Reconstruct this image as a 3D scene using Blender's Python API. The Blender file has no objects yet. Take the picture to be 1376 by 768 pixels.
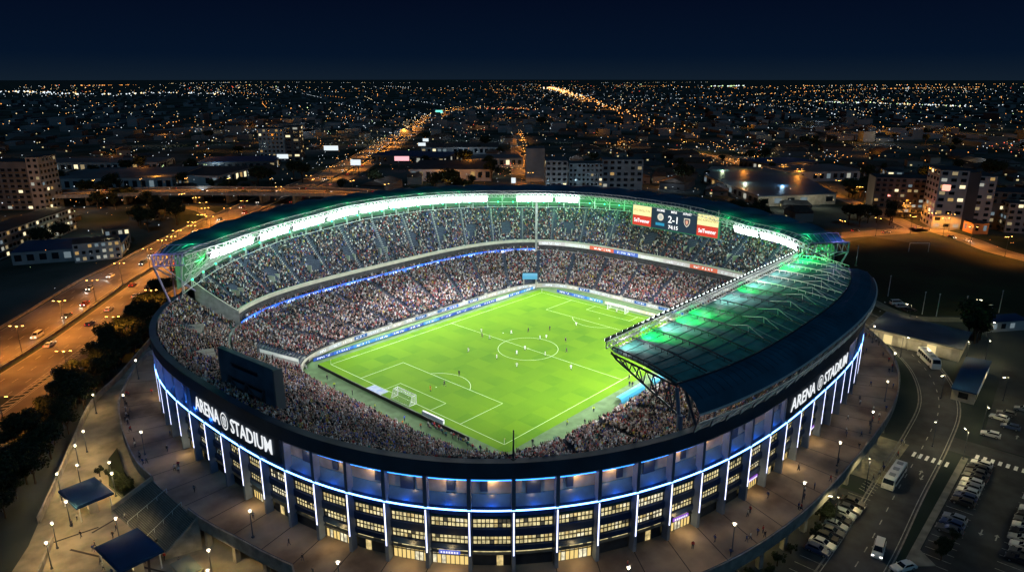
import bpy, math, random
import numpy as np
from mathutils import Vector, Matrix
random.seed(7); rng = np.random.default_rng(7)
PI = math.pi
S = bpy.context.scene
COL = S.collection
R = math.radians

# ------------------------------------------------------------------ camera
CAM = (-149.518, -129.031, 78.686); YAW = 0.7367; PIT = 0.2896; FPX = 934.58
cd = bpy.data.cameras.new('camera'); cam = bpy.data.objects.new('camera', cd); COL.objects.link(cam)
cam.location = CAM; cam.rotation_euler = (PI/2-PIT, 0, YAW-PI/2)
cd.sensor_width = 36; cd.lens = 36*FPX/1376; cd.clip_start = 1; cd.clip_end = 60000
S.camera = cam
S.view_settings.view_transform = 'Standard'; S.view_settings.look = 'None'; S.view_settings.exposure = 0
S.cycles.use_denoising = True
S.cycles.max_bounces = 4; S.cycles.diffuse_bounces = 2; S.cycles.glossy_bounces = 2; S.cycles.transparent_max_bounces = 8
S.cycles.sample_clamp_indirect = 3; S.cycles.caustics_reflective = False; S.cycles.caustics_refractive = False
fwd = Vector((math.cos(PIT)*math.cos(YAW), math.cos(PIT)*math.sin(YAW), -math.sin(PIT)))
rgt = Vector((math.sin(YAW), -math.cos(YAW), 0)); upv = rgt.cross(fwd)
ZG = -6.0
def G(px, py, z=ZG):
    "survey: the point at height z that the photograph shows at this place"
    d = fwd + rgt*((px-688)/FPX) - upv*((py-384)/FPX); t = (z-CAM[2])/d.z
    return Vector(CAM) + d*t

# ------------------------------------------------------------------ materials
MATS = {}
def mat(name, col, rough=.7, metal=0, emit=None, es=0, var=0, vscale=1.0, spec=.3, sample=None, bump=0, col2=None, trans=0):
    if name in MATS: return MATS[name]
    m = bpy.data.materials.new(name); m.use_nodes = True; MATS[name] = m
    nt = m.node_tree; b = nt.nodes['Principled BSDF']
    b.inputs['Base Color'].default_value = (*col, 1); b.inputs['Roughness'].default_value = rough
    b.inputs['Metallic'].default_value = metal; b.inputs['Specular IOR Level'].default_value = spec
    if var or col2:
        tc = nt.nodes.new('ShaderNodeTexCoord'); n = nt.nodes.new('ShaderNodeTexNoise'); n.inputs['Scale'].default_value = vscale
        n.inputs['Detail'].default_value = 6; nt.links.new(tc.outputs['Object'], n.inputs['Vector'])
        cr = nt.nodes.new('ShaderNodeValToRGB'); nt.links.new(n.outputs['Fac'], cr.inputs['Fac'])
        a = tuple(max(0, c*(1-var)) for c in col); c2 = col2 or tuple(min(1, c*(1+var)) for c in col)
        cr.color_ramp.elements[0].color = (*a, 1); cr.color_ramp.elements[1].color = (*c2, 1)
        cr.color_ramp.elements[0].position = .35; cr.color_ramp.elements[1].position = .65
        nt.links.new(cr.outputs['Color'], b.inputs['Base Color'])
        if bump:
            bp = nt.nodes.new('ShaderNodeBump'); bp.inputs['Strength'].default_value = bump
            nt.links.new(n.outputs['Fac'], bp.inputs['Height']); nt.links.new(bp.outputs['Normal'], b.inputs['Normal'])
    if emit is not None:
        b.inputs['Emission Color'].default_value = (*emit, 1); b.inputs['Emission Strength'].default_value = es
        m.cycles.emission_sampling = 'AUTO' if sample else 'NONE'
    if trans: b.inputs['Transmission Weight'].default_value = trans
    return m
def emat(name, col, es, sample=False): return mat(name, (0.0,0.0,0.0), .6, emit=col, es=es, sample=sample)
def ncol(m, attr='Col', emis=0):
    nt = m.node_tree; b = nt.nodes['Principled BSDF']; a = nt.nodes.new('ShaderNodeAttribute'); a.attribute_name = attr
    nt.links.new(a.outputs['Color'], b.inputs['Base Color'])
    if emis: nt.links.new(a.outputs['Color'], b.inputs['Emission Color']); b.inputs['Emission Strength'].default_value = emis
    return m
def objcol(name, rough=.6, metal=0, spec=.4):
    m = mat(name, (.5,.5,.5), rough, metal, spec=spec); nt = m.node_tree; b = nt.nodes['Principled BSDF']
    oi = nt.nodes.new('ShaderNodeObjectInfo'); nt.links.new(oi.outputs['Color'], b.inputs['Base Color']); return m

# ------------------------------------------------------------------ mesh helper
class MB:
    def __init__(s): s.v = []; s.f = []; s.m = []; s.ms = []
    def mi(s, m):
        if m not in s.ms: s.ms.append(m)
        return s.ms.index(m)
    def face(s, pts, m):
        i = len(s.v); s.v += [tuple(p) for p in pts]; s.f.append(tuple(range(i, i+len(pts)))); s.m.append(s.mi(m))
    def hexa(s, p, m):  # 8 points: bottom 4 (ccw), top 4
        i = len(s.v); s.v += [tuple(q) for q in p]; k = s.mi(m)
        for f in ((3,2,1,0),(4,5,6,7),(0,1,5,4),(1,2,6,5),(2,3,7,6),(3,0,4,7)): s.f.append(tuple(i+a for a in f)); s.m.append(k)
    def box(s, c, d, m, rz=0, taper=1.0):
        hx, hy, hz = d[0]/2, d[1]/2, d[2]/2; cs, sn = math.cos(rz), math.sin(rz); P = []
        for z, t in ((-hz, 1), (hz, taper)):
            for x, y in ((-hx,-hy),(hx,-hy),(hx,hy),(-hx,hy)):
                x *= t; y *= t; P.append((c[0]+x*cs-y*sn, c[1]+x*sn+y*cs, c[2]+z))
        s.hexa(P, m)
    def prism(s, poly, z0, z1, m, mtop=None):
        n = len(poly); i = len(s.v); s.v += [(p[0],p[1],z0) for p in poly] + [(p[0],p[1],z1) for p in poly]
        k = s.mi(m); s.f.append(tuple(i+n+a for a in range(n))); s.m.append(s.mi(mtop or m))
        s.f.append(tuple(i+a for a in reversed(range(n)))); s.m.append(k)
        for a in range(n): b = (a+1)%n; s.f.append((i+a,i+b,i+n+b,i+n+a)); s.m.append(k)
    def tube(s, p0, p1, r, m, n=6, r1=None):
        p0 = Vector(p0); p1 = Vector(p1); d = p1-p0
        if d.length < 1e-6: return
        d.normalize(); a = d.orthogonal().normalized(); b = d.cross(a); r1 = r if r1 is None else r1
        i = len(s.v); k = s.mi(m)
        for p, q in ((p0, r), (p1, r1)):
            for j in range(n): t = 2*PI*j/n; s.v.append(tuple(p + (a*math.cos(t)+b*math.sin(t))*q))
        for j in range(n): l = (j+1)%n; s.f.append((i+j,i+l,i+n+l,i+n+j)); s.m.append(k)
        s.f.append(tuple(i+n+j for j in range(n))); s.m.append(k); s.f.append(tuple(i+j for j in reversed(range(n)))); s.m.append(k)
    def ball(s, c, r, m, n=8, k=5, sz=1):
        i = len(s.v); mm = s.mi(m)
        for a in range(1, k):
            ph = PI*a/k
            for j in range(n): t = 2*PI*j/n; s.v.append((c[0]+r*math.sin(ph)*math.cos(t), c[1]+r*math.sin(ph)*math.sin(t), c[2]+r*sz*math.cos(ph)))
        s.v += [(c[0],c[1],c[2]+r*sz),(c[0],c[1],c[2]-r*sz)]; T = i+n*(k-1)
        for a in range(k-2):
            for j in range(n): l = (j+1)%n; s.f.append((i+a*n+j, i+a*n+n+j, i+a*n+n+l, i+a*n+l)); s.m.append(mm)
        for j in range(n):
            l = (j+1)%n; s.f.append((T, i+j, i+l)); s.m.append(mm); q = i+(k-2)*n; s.f.append((T+1, q+l, q+j)); s.m.append(mm)
    def strip(s, A, B, m, close=False):  # quad strip between two polylines
        i = len(s.v); n = len(A); s.v += [tuple(p) for p in A] + [tuple(p) for p in B]; k = s.mi(m)
        for a in range(n if close else n-1): b = (a+1)%n; s.f.append((i+a,i+b,i+n+b,i+n+a)); s.m.append(k)
    def mesh(s, name):
        me = bpy.data.meshes.new(name); me.from_pydata(s.v, [], s.f); me.polygons.foreach_set('material_index', s.m)
        for m in s.ms: me.materials.append(m)
        me.update(); return me
    def build(s, name, parent=None, loc=None, **kw): return link(name, s.mesh(name), parent, loc, **kw)
def tag(o, label=None, cat=None, group=None, kind=None):
    if label: o['label'] = label
    if cat: o['category'] = cat
    if group: o['group'] = group
    if kind: o['kind'] = kind
    return o
def link(name, data, parent=None, loc=None, **kw):
    o = bpy.data.objects.new(name, data); COL.objects.link(o)
    if parent: o.parent = parent
    if loc is not None: o.location = loc
    return tag(o, **kw)
def empty(name, loc=(0,0,0), rz=0, **kw):
    o = link(name, None, None, loc, **kw); o.rotation_euler = (0,0,rz); o.empty_display_size = .5; return o
def copy_tree(o, parent=None):
    c = o.copy(); COL.objects.link(c)
    if parent: c.parent = parent
    for ch in list(o.children): copy_tree(ch, c)
    return c
def lamp(name, kind, loc, power, col, parent=None, size=.3, aim=None, cone=None, blend=.6):
    l = bpy.data.lights.new(name, kind); l.energy = power; l.color = col
    if kind in ('POINT', 'SPOT'): l.shadow_soft_size = size
    if kind == 'SPOT': l.spot_size = R(cone or 90); l.spot_blend = blend
    if kind == 'AREA': l.size = size
    o = link(name, l, parent, loc)
    if aim is not None: o.rotation_euler = (Vector(aim)-Vector(loc)).to_track_quat('-Z', 'Y').to_euler()
    return o

# ------------------------------------------------------------------ plan curves
def se(th, a, b, n):
    c, s = abs(math.cos(th)), abs(math.sin(th)); r = ((c/a)**n + (s/b)**n)**(-1/n)
    return r*math.cos(th), r*math.sin(th)
def sev(th, a, b, n):
    c, s = np.abs(np.cos(th)), np.abs(np.sin(th)); r = ((c/a)**n + (s/b)**n)**(-1/n)
    return r*np.cos(th), r*np.sin(th)
FA = (96., 84., 2.7)
class Curve:  # arc length table round the facade
    def __init__(s, a, b, n, N=4000):
        th = np.linspace(-PI, PI, N+1); s.x, s.y = sev(th, a, b, n); s.th = th
        d = np.hypot(np.diff(s.x), np.diff(s.y)); s.s = np.concatenate([[0], np.cumsum(d)]); s.L = s.s[-1]
    def at(s, q, off=0):
        q = q % s.L; x = np.interp(q, s.s, s.x); y = np.interp(q, s.s, s.y)
        x2 = np.interp((q+.3) % s.L, s.s, s.x); y2 = np.interp((q+.3) % s.L, s.s, s.y)
        tx, ty = x2-x, y2-y; l = math.hypot(tx, ty); tx /= l; ty /= l
        return (x+ty*off, y-tx*off, tx, ty)
    def near(s, px, py): k = np.argmin((s.x-px)**2+(s.y-py)**2); return float(s.s[k])
FC = Curve(*FA)
def P3(q, off, z): p = FC.at(q, off); return (p[0], p[1], z)
def interp(x, xs, ys): return float(np.interp(x, xs, ys))
D = math.degrees
def zroof(thd): return interp(thd, [-42,-34,-23,-5,15,45,70,90,104,125,135,145], [29,31,32,34,34.5,35,37,38,38,36,35,33.5])
def ztop(thd): return interp(thd, [-40,-20,10,40,70,90,115,138], [24,25.5,26.3,25.5,28,28.5,26.5,22.3])

# ------------------------------------------------------------------ world
W = bpy.data.worlds.new('World'); S.world = W; W.use_nodes = True
nt = W.node_tree; bg = nt.nodes['Background']; tc = nt.nodes.new('ShaderNodeTexCoord'); sx = nt.nodes.new('ShaderNodeSeparateXYZ')
nt.links.new(tc.outputs['Generated'], sx.inputs[0]); cr = nt.nodes.new('ShaderNodeValToRGB'); nt.links.new(sx.outputs['Z'], cr.inputs['Fac'])
e = cr.color_ramp.elements; e[0].position = 0; e[0].color = (.0055,.0125,.0240,1); e[1].position = 1; e[1].color = (.0008,.002,.009,1)
q = e.new(.03); q.color = (.0016,.0068,.0205,1); q = e.new(.13); q.color = (.0008,.0024,.0115,1)
nt.links.new(cr.outputs['Color'], bg.inputs['Color']); bg.inputs['Strength'].default_value = 1.0
fill_sun = bpy.data.lights.new('blue_fill', 'SUN'); fill_sun.energy = .40; fill_sun.angle = R(3); fill_sun.color = (.30,.68,1)  # dim blue sun lamp added as ambient fill over ground and roofs
mo = link('blue_fill', fill_sun); mo.rotation_euler = (R(38), R(-12), R(-20))

# ------------------------------------------------------------------ common materials
conc = mat('concrete', (.20,.195,.18), .85, var=.25, vscale=.6)
conc_d = mat('dark_concrete', (.06,.063,.07), .85, var=.3, vscale=.8)
cream = mat('cream_fascia', (.55,.52,.42), .7, var=.12, vscale=.5)
slate = mat('slate_cladding', (.024,.046,.075), .6, var=.25, vscale=.15)
navy = mat('navy_cladding', (.014,.035,.085), .4, var=.2, vscale=.2)
fin_m = mat('fin_grey', (.10,.135,.21), .5, var=.15, vscale=.4)
steel = mat('white_steel', (.6,.62,.62), .4, .3)
dsteel = mat('dark_steel', (.05,.06,.08), .45, .5)
roofm = mat('roof_membrane', (.02,.08,.14), .45, var=.35, vscale=.12)
roofn = mat('right_roof_panel', (.05,.20,.20), .5, var=.25, vscale=.30, spec=.5)
roofb = mat('roof_band', (.013,.070,.120), .6, var=.25, vscale=.15)
asphalt = mat('asphalt', (.036,.038,.042), .85, var=.35, vscale=.25)
paint = mat('road_paint', (.30,.30,.27), .7, var=.3, vscale=1.5)
kerbm = mat('kerb_stone', (.2,.19,.17), .8, var=.25, vscale=.8)
white = mat('white_paint', (.8,.8,.78), .5)
black = mat('black_plastic', (.01,.01,.012), .5)
glass_d = mat('dark_glass', (.01,.015,.022), .08, spec=.8)
neon = emat('blue_neon', (.16,.40,1.0), 6.5, True)
neonw = emat('fin_light', (.66,.70,1.0), 2.8)
lampw = emat('flood_lamp', (.88,1,.97), 16)
bulb = emat('street_bulb', (1,.88,.62), 18)
bulbo = emat('sodium_bulb', (1,.5,.12), 16)

# ================================================================== GROUND
m = MATS['ground'] = bpy.data.materials.new('ground_dark_suburb'); m.use_nodes = True; nt = m.node_tree; b = nt.nodes['Principled BSDF']
tc = nt.nodes.new('ShaderNodeTexCoord'); n1 = nt.nodes.new('ShaderNodeTexNoise'); n1.inputs['Scale'].default_value = .012; n1.inputs['Detail'].default_value = 10
nt.links.new(tc.outputs['Object'], n1.inputs['Vector']); cr = nt.nodes.new('ShaderNodeValToRGB'); nt.links.new(n1.outputs['Fac'], cr.inputs['Fac'])
cr.color_ramp.elements[0].position = .4; cr.color_ramp.elements[0].color = (.022,.032,.026,1); cr.color_ramp.elements[1].position = .62; cr.color_ramp.elements[1].color = (.070,.078,.080,1)
nt.links.new(cr.outputs['Color'], b.inputs['Base Color']); b.inputs['Roughness'].default_value = 1; b.inputs['Specular IOR Level'].default_value = 0
mb = MB(); mb.face([(-3000,-3000,ZG),(40000,-14000,ZG),(40000,40000,ZG),(-14000,40000,ZG)], m); mb.build('ground', kind='structure')

# ================================================================== PITCH
HL, HW = 47.3, 34.0
gm = bpy.data.materials.new('pitch_grass'); gm.use_nodes = True; nt = gm.node_tree; b = nt.nodes['Principled BSDF']
tc = nt.nodes.new('ShaderNodeTexCoord'); sp = nt.nodes.new('ShaderNodeSeparateXYZ'); nt.links.new(tc.outputs['Object'], sp.inputs[0])
def mth(op, a, bb=None, c=None):
    n = nt.nodes.new('ShaderNodeMath'); n.operation = op
    for k, v in enumerate((a, bb, c)):
        if v is None: continue
        if isinstance(v, (int, float)): n.inputs[k].default_value = v
        else: nt.links.new(v, n.inputs[k])
    return n.outputs[0]
fx = mth('FLOOR', mth('DIVIDE', sp.outputs['X'], 5.25)); fy = mth('FLOOR', mth('DIVIDE', sp.outputs['Y'], 5.67))
ck = mth('FLOORED_MODULO', mth('ADD', fx, fy), 2.0)
st = mth('FLOORED_MODULO', fx, 2.0)
ns = nt.nodes.new('ShaderNodeTexNoise'); ns.inputs['Scale'].default_value = .07; ns.inputs['Detail'].default_value = 4; nt.links.new(tc.outputs['Object'], ns.inputs['Vector'])
nf = nt.nodes.new('ShaderNodeTexNoise'); nf.inputs['Scale'].default_value = 2.2; nf.inputs['Detail'].default_value = 8; nt.links.new(tc.outputs['Object'], nf.inputs['Vector'])
amp = mth('MULTIPLY', ck, mth('MULTIPLY_ADD', ns.outputs['Fac'], .95, -.36))
fac = mth('ADD', mth('MULTIPLY', amp, .95), mth('MULTIPLY', nf.outputs['Fac'], .22)); fac = mth('ADD', fac, mth('MULTIPLY', ns.outputs['Fac'], .32)); fac = mth('ADD', fac, mth('MULTIPLY', st, .10))
cr = nt.nodes.new('ShaderNodeValToRGB'); nt.links.new(fac, cr.inputs['Fac'])
cr.color_ramp.elements[0].position = .12; cr.color_ramp.elements[0].color = (.122,.25,.007,1); cr.color_ramp.elements[1].position = .85; cr.color_ramp.elements[1].color = (.058,.166,.007,1)
nt.links.new(cr.outputs['Color'], b.inputs['Base Color']); b.inputs['Roughness'].default_value = .9; b.inputs['Specular IOR Level'].default_value = .1
apron = mat('turf_apron', (.10,.17,.07), .9, var=.2, vscale=.4)
mb = MB(); N = 160; mb.face([(*se(-PI+2*PI*k/N, 60.4, 45.9, 5.5), -.02) for k in range(N)], apron); mb.build('pitch_surround', kind='structure')
mb = MB(); mb.face([(-HL-2.6,-HW-3,0),(HL+2.6,-HW-3,0),(HL+2.6,HW+3,0),(-HL-2.6,HW+3,0)], gm); mb.build('pitch', kind='structure')
lw = .06; mb = MB(); lz = .008
def pl(x0,y0,x1,y1): mb.face([(x0,y0,lz),(x1,y0,lz),(x1,y1,lz),(x0,y1,lz)], MATS['line'])
mat('line', (.62,.72,.45), .8)
pl(-HL-lw,-HW-lw,HL+lw,-HW+lw); pl(-HL-lw,HW-lw,HL+lw,HW+lw); pl(-HL-lw,-HW+lw,-HL+lw,HW-lw); pl(HL-lw,-HW+lw,HL+lw,HW-lw); pl(-lw,-HW+lw,lw,HW-lw)
def arc(cx, cy, r, a0, a1, n=64):
    A = [(cx+(r-lw)*math.cos(a0+(a1-a0)*k/n), cy+(r-lw)*math.sin(a0+(a1-a0)*k/n), lz+.004) for k in range(n+1)]
    B = [(cx+(r+lw)*math.cos(a0+(a1-a0)*k/n), cy+(r+lw)*math.sin(a0+(a1-a0)*k/n), lz+.004) for k in range(n+1)]
    mb.strip(B, A, MATS['line'])
arc(0,0,9.15,0,2*PI)
for s in (-1,1):
    for w_, d_ in ((19.66,14.84),(9.0,5.2)):
        x0, x1 = sorted((s*(HL-lw), s*(HL-d_))); pl(x0,w_-lw,x1,w_+lw); pl(x0,-w_-lw,x1,-w_+lw)
        xa = s*(HL-d_); pl(xa-lw,-w_-lw,xa+lw,w_+lw)
    c = s*(HL-10); h = math.acos(4.84/9.15); base = PI if s > 0 else 0; arc(c, 0, 9.15, base-h, base+h, 30)
    arc(c, 0, .15, 0, 2*PI, 10)
    for t in (-1,1): arc(s*HL, t*HW, 1, 0, 2*PI, 4) if False else None
arc(0,0,.2,0,2*PI,10)
mb.build('pitch_markings', kind='structure')

# goals
net = mat('goal_net', (.7,.72,.7), .8); net.node_tree.nodes['Principled BSDF'].inputs['Alpha'].default_value = .28
def goal(x, s, label):
    g = empty('goal', (x,0,0), label=label, cat='goal')
    m_ = MB()
    for y in (-3.66,3.66): m_.tube((0,y,0),(0,y,2.44),.09,white,8)
    m_.tube((0,-3.66,2.44),(0,3.66,2.44),.09,white,8); m_.build('goal_frame', g)
    m_ = MB()
    for y in (-3.66,3.66): m_.tube((0,y,2.44),(s*1.3,y,2.35),.04,white); m_.tube((s*1.3,y,2.35),(s*2.3,y,0),.04,white); m_.tube((0,y,.05),(s*2.3,y,.05),.04,white)
    m_.tube((s*2.3,-3.66,.05),(s*2.3,3.66,.05),.04,white); m_.tube((s*1.3,-3.66,2.35),(s*1.3,3.66,2.35),.03,white); m_.build('stanchion', g)
    m_ = MB(); a, c = 3.66, -3.66
    m_.face([(s*1.3,c,2.35),(s*1.3,a,2.35),(s*2.3,a,.05),(s*2.3,c,.05)], net); m_.face([(0,c,2.42),(0,a,2.42),(s*1.3,a,2.35),(s*1.3,c,2.35)], net)
    for y in (a,c): m_.face([(0,y,.02),(0,y,2.42),(s*1.3,y,2.35),(s*2.3,y,.02)], net)
    m_.build('net', g)
goal(-HL, -1, 'white goal with net at the near end of the pitch beside the white board')
goal(HL, 1, 'white goal at the far end of the pitch below the red and cream advert boards')
mb = MB(); mb.box((0,0,.55),(.5,7.6,1.1),white); mb.box((.26,-3.3,.55),(.02,.7,.9),mat('blue_print',(.03,.08,.5),.5)); mb.build('spare_board', loc=(-50.0,-13.1,0), label='white advert board standing behind the goal line right of the near goal', cat='advert board')
cm = mat('carpet_print', (.42,.45,.5), .8, col2=(.2,.28,.5), vscale=.6)
mb = MB(); mb.face([(-1.4,-3.1,.012),(1.4,-3.1,.012),(1.4,3.1,.012),(-1.4,3.1,.012)], cm); mb.build('advert_carpet', loc=(-48.9,10.3,0), label='pale blue and white advert carpet lying left of the near goal', cat='carpet')
for sx_ in (-1,1):
    for sy_ in (-1,1):
        f = empty('corner_flag', (sx_*HL, sy_*HW, 0), label='%s corner flag on a white pole at the %s corner of the pitch' % ('small yellow', {(-1,1):'left',(-1,-1):'nearest',(1,1):'farthest',(1,-1):'right'}[(sx_,sy_)]), cat='corner flag', group='corner flags of the pitch')
        q = MB(); q.tube((0,0,0),(0,0,1.5),.04,white); q.build('pole', f); q = MB(); q.face([(0,0,1.5),(.5,.1,1.35),(0,0,1.15)], mat('flag_yellow',(.8,.6,.05),.6)); q.build('flag', f)

# ================================================================== STADIUM BOWL
ST = empty('stadium', (0,0,0), label='large oval football stadium with blue lit facade and green lit roof', cat='stadium')
T_LOW = dict(f0=(59.5,45,5.5), f1=(75.4,68.4,3.6), z0=lambda d:1.6, z1=lambda d:9.4, rows=25)
T_NEAR = dict(f0=(76.2,69.2,3.6), f1=(95.5,83.5,2.7), z0=lambda d:10.2, z1=lambda d:19.1, rows=26)
T_FAR = dict(f0=(76.6,69.6,3.6), f1=(91.2,80.6,2.9), z0=lambda d:13.8, z1=ztop, rows=24)
TH_A, TH_B = 137.0, 320.5   # near upper tier spans 137..320.5 deg; far tier spans -39.5..137
def lerp3(a, b, t): return tuple(a[i]+(b[i]-a[i])*t for i in range(3))
def tier(T, d0, d1, name, material, nseg):
    ds = np.linspace(d0, d1, nseg+1); th = np.radians(ds); n = T['rows']; V = []; F = []
    z0 = np.array([T['z0'](((d+180)%360)-180) for d in ds]); z1 = np.array([T['z1'](((d+180)%360)-180) for d in ds]); prof = []
    for j in range(n):
        for (jj, zz) in ((j, j), (j+1, j)):
            f = lerp3(T['f0'], T['f1'], jj/n); x, y = sev(th, *f); prof.append(np.stack([x, y, z0+(z1-z0)*zz/(n-1)], 1))
    V = np.concatenate(prof); k = nseg+1; F = []
    for p in range(len(prof)-1):
        a = p*k + np.arange(nseg); F.append(np.stack([a, a+1, a+1+k, a+k], 1)[:, ::-1])
    F = np.concatenate(F); me = bpy.data.meshes.new(name); me.from_pydata(V.tolist(), [], F.tolist()); me.materials.append(material); me.update()
    return link(name, me, ST)
terr = mat('terrace_concrete', (.14,.15,.155), .85, var=.3, vscale=1.2)
terr_b = mat('terrace_upper', (.085,.11,.135), .85, var=.3, vscale=1.2)
tier(T_LOW, 0, 360, 'lower_stand', terr, 240)
tier(T_NEAR, TH_A, TH_B, 'upper_stand', terr_b, 150)
tier(T_FAR, -39.5, TH_A, 'covered_upper_stand', terr_b, 150)
def ring(d0, d1, f, z0, z1, off, m_, name, parent=ST, n=140, zf0=None, zf1=None):
    "a thin wall following a plan curve; zf give heights as functions of angle"
    q = MB(); A=[];B=[];C_=[];E_=[]
    for k in range(n+1):
        d = d0+(d1-d0)*k/n; th = R(d); dd = ((d+180)%360)-180
        x0,y0 = se(th,f[0]-off/2,f[1]-off/2,f[2]); x1,y1 = se(th,f[0]+off/2,f[1]+off/2,f[2]); a = zf0(dd) if zf0 else z0; b_ = zf1(dd) if zf1 else z1
        A.append((x0,y0,a)); B.append((x0,y0,b_)); C_.append((x1,y1,b_)); E_.append((x1,y1,a))
    q.strip(B,A,m_); q.strip(C_,B,m_); q.strip(E_,C_,m_); q.strip(A,E_,m_)
    q.face([A[0],B[0],C_[0],E_[0]],m_); q.face([E_[-1],C_[-1],B[-1],A[-1]],m_)
    return q.build(name, parent) if name else q
# front wall of the bowl and inner boards
ring(0,360,(59.2,44.7,5.5),-.02,1.5,.3,cream,'front_wall',n=240)
# board materials: emissive panels with unreadable white lettering
def ledmat(name, cols, scale, es, axis='U'):
    m_ = bpy.data.materials.new(name); m_.use_nodes = True; nt = m_.node_tree; b = nt.nodes['Principled BSDF']; MATS[name] = m_
    at = nt.nodes.new('ShaderNodeAttribute'); at.attribute_name = 'run'; sp = nt.nodes.new('ShaderNodeSeparateXYZ'); nt.links.new(at.outputs['Vector'], sp.inputs[0])
    def M(op, a, bb=None):
        n = nt.nodes.new('ShaderNodeMath'); n.operation = op
        for k, v in enumerate((a, bb)):
            if v is None: continue
            if isinstance(v, (int, float)): n.inputs[k].default_value = v
            else: nt.links.new(v, n.inputs[k])
        return n.outputs[0]
    seg = M('FLOOR', M('DIVIDE', sp.outputs['X'], scale)); wn = nt.nodes.new('ShaderNodeTexWhiteNoise'); wn.noise_dimensions = '1D'; nt.links.new(seg, wn.inputs['W'])
    cr = nt.nodes.new('ShaderNodeValToRGB'); cr.color_ramp.interpolation = 'CONSTANT'; nt.links.new(wn.outputs['Value'], cr.inputs['Fac'])
    el = cr.color_ramp.elements
    for k, c in enumerate(cols):
        if k < 2: el[k].position = k/len(cols); el[k].color = (*c, 1)
        else: q_ = el.new(k/len(cols)); q_.color = (*c, 1)
    cx = nt.nodes.new('ShaderNodeCombineXYZ'); nt.links.new(M('MULTIPLY', sp.outputs['X'], 2.3), cx.inputs[0]); nt.links.new(M('MULTIPLY', sp.outputs['Y'], 1.4), cx.inputs[1])
    nz = nt.nodes.new('ShaderNodeTexNoise'); nz.inputs['Scale'].default_value = 1.0; nz.inputs['Detail'].default_value = 3; nt.links.new(cx.outputs[0], nz.inputs['Vector'])
    wm = M('MULTIPLY', M('GREATER_THAN', nz.outputs['Fac'], .53), M('LESS_THAN', M('ABSOLUTE', M('SUBTRACT', sp.outputs['Y'], .5)), .28))
    fr = M('FRACT', M('DIVIDE', sp.outputs['X'], scale)); wm = M('MULTIPLY', wm, M('LESS_THAN', M('ABSOLUTE', M('SUBTRACT', fr, .5)), .36))
    mx = nt.nodes.new('ShaderNodeMix'); mx.data_type = 'RGBA'; nt.links.new(wm, mx.inputs[0]); nt.links.new(cr.outputs[0], mx.inputs[6]); mx.inputs[7].default_value = (.9,.95,1,1)
    nt.links.new(mx.outputs[2], b.inputs['Base Color']); nt.links.new(mx.outputs[2], b.inputs['Emission Color']); b.inputs['Emission Strength'].default_value = es; m_.cycles.emission_sampling = 'NONE'
    return m_
def board(pts, z0, h, m_, name, parent, thick=.12, zf=None, lean=0):
    "ribbon of board along a polyline; carries a 'run' attribute (metres along, 0..1 up)"
    V=[];F=[];run=[];s=0;n=len(pts)
    for k,p in enumerate(pts):
        if k: s += math.hypot(p[0]-pts[k-1][0], p[1]-pts[k-1][1])
        a = zf(k) if zf else z0; V += [(p[0],p[1],a),(p[0],p[1],a+h)]; run += [(s,0,0),(s,1,0)]
    o_ = 2*n
    for k,p in enumerate(pts):
        i0, i1 = max(0,k-1), min(n-1,k+1); tx, ty = pts[i1][0]-pts[i0][0], pts[i1][1]-pts[i0][1]; l = math.hypot(tx,ty); a = zf(k) if zf else z0
        nx, ny = -ty/l*thick, tx/l*thick; V += [(p[0]+nx,p[1]+ny,a),(p[0]+nx,p[1]+ny,a+h)]; run += [(0,-1,0)]*2
    mi = []
    for k in range(n-1):
        a=2*k; F += [(a,a+1,a+3,a+2),(o_+a+2,o_+a+3,o_+a+1,o_+a),(a+1,o_+a+1,o_+a+3,a+3)]; mi += [0,1,1]
    me = bpy.data.meshes.new(name); me.from_pydata(V,[],F); me.materials.append(m_); me.materials.append(black); me.polygons.foreach_set('material_index', mi)
    at = me.attributes.new('run','FLOAT_VECTOR','POINT'); at.data.foreach_set('vector', [c for r_ in run for c in r_]); me.update()
    return link(name, me, parent)
led_pitch = ledmat('led_pitch', [(.02,.12,.5),(.5,.6,.7),(.02,.07,.35),(.05,.25,.55)], 7.0, .55)
led_wall = ledmat('led_wall', [(.45,.5,.5),(.03,.12,.5),(.4,.42,.4),(.02,.1,.3),(.5,.48,.4)], 5.0, .35)
led_red = ledmat('led_end', [(.6,.58,.42),(.55,.10,.07),(.5,.5,.4),(.62,.55,.35)], 8.0, .5)
led_blue = ledmat('led_ribbon', [(.01,.10,.65),(.02,.16,.8),(.01,.08,.5)], 9.0, 1.9)
led_mix = ledmat('led_ribbon_mixed', [(.6,.6,.55),(.6,.06,.07),(.02,.25,.2),(.55,.5,.5),(.05,.12,.5),(.65,.12,.06)], 11.0, .5)
led_dark = ledmat('led_back', [(.012,.02,.05),(.01,.03,.12),(.012,.02,.05)], 9.0, .25)
def thing_board(pts, z0, h, m_, label, group='advertising boards round the pitch'):
    o = board(pts, z0, h, m_, 'advertising_board', None); tag(o, label, 'advertising board', group)
thing_board([(-49.6+99*k/30, 39.4-.6*math.sin(PI*k/30)*0) for k in range(31)], 0, 1.0, led_pitch, 'long blue and white LED board along the far touchline')
thing_board([(-50.6,40.3),(-53.0,38.4),(-53.8,36)], 0, .9, led_wall, 'short board curving round the left corner of the pitch')
thing_board([(51.6,30),(51.9,20),(52.0,9)], 0, 1.0, led_pitch, 'blue and white LED board behind the far goal line left of the goal')
thing_board([(52.0,8),(52.0,-6),(51.9,-20),(51.2,-33)], 0, 1.0, led_red, 'red and cream LED board right behind the far goal')
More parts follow.
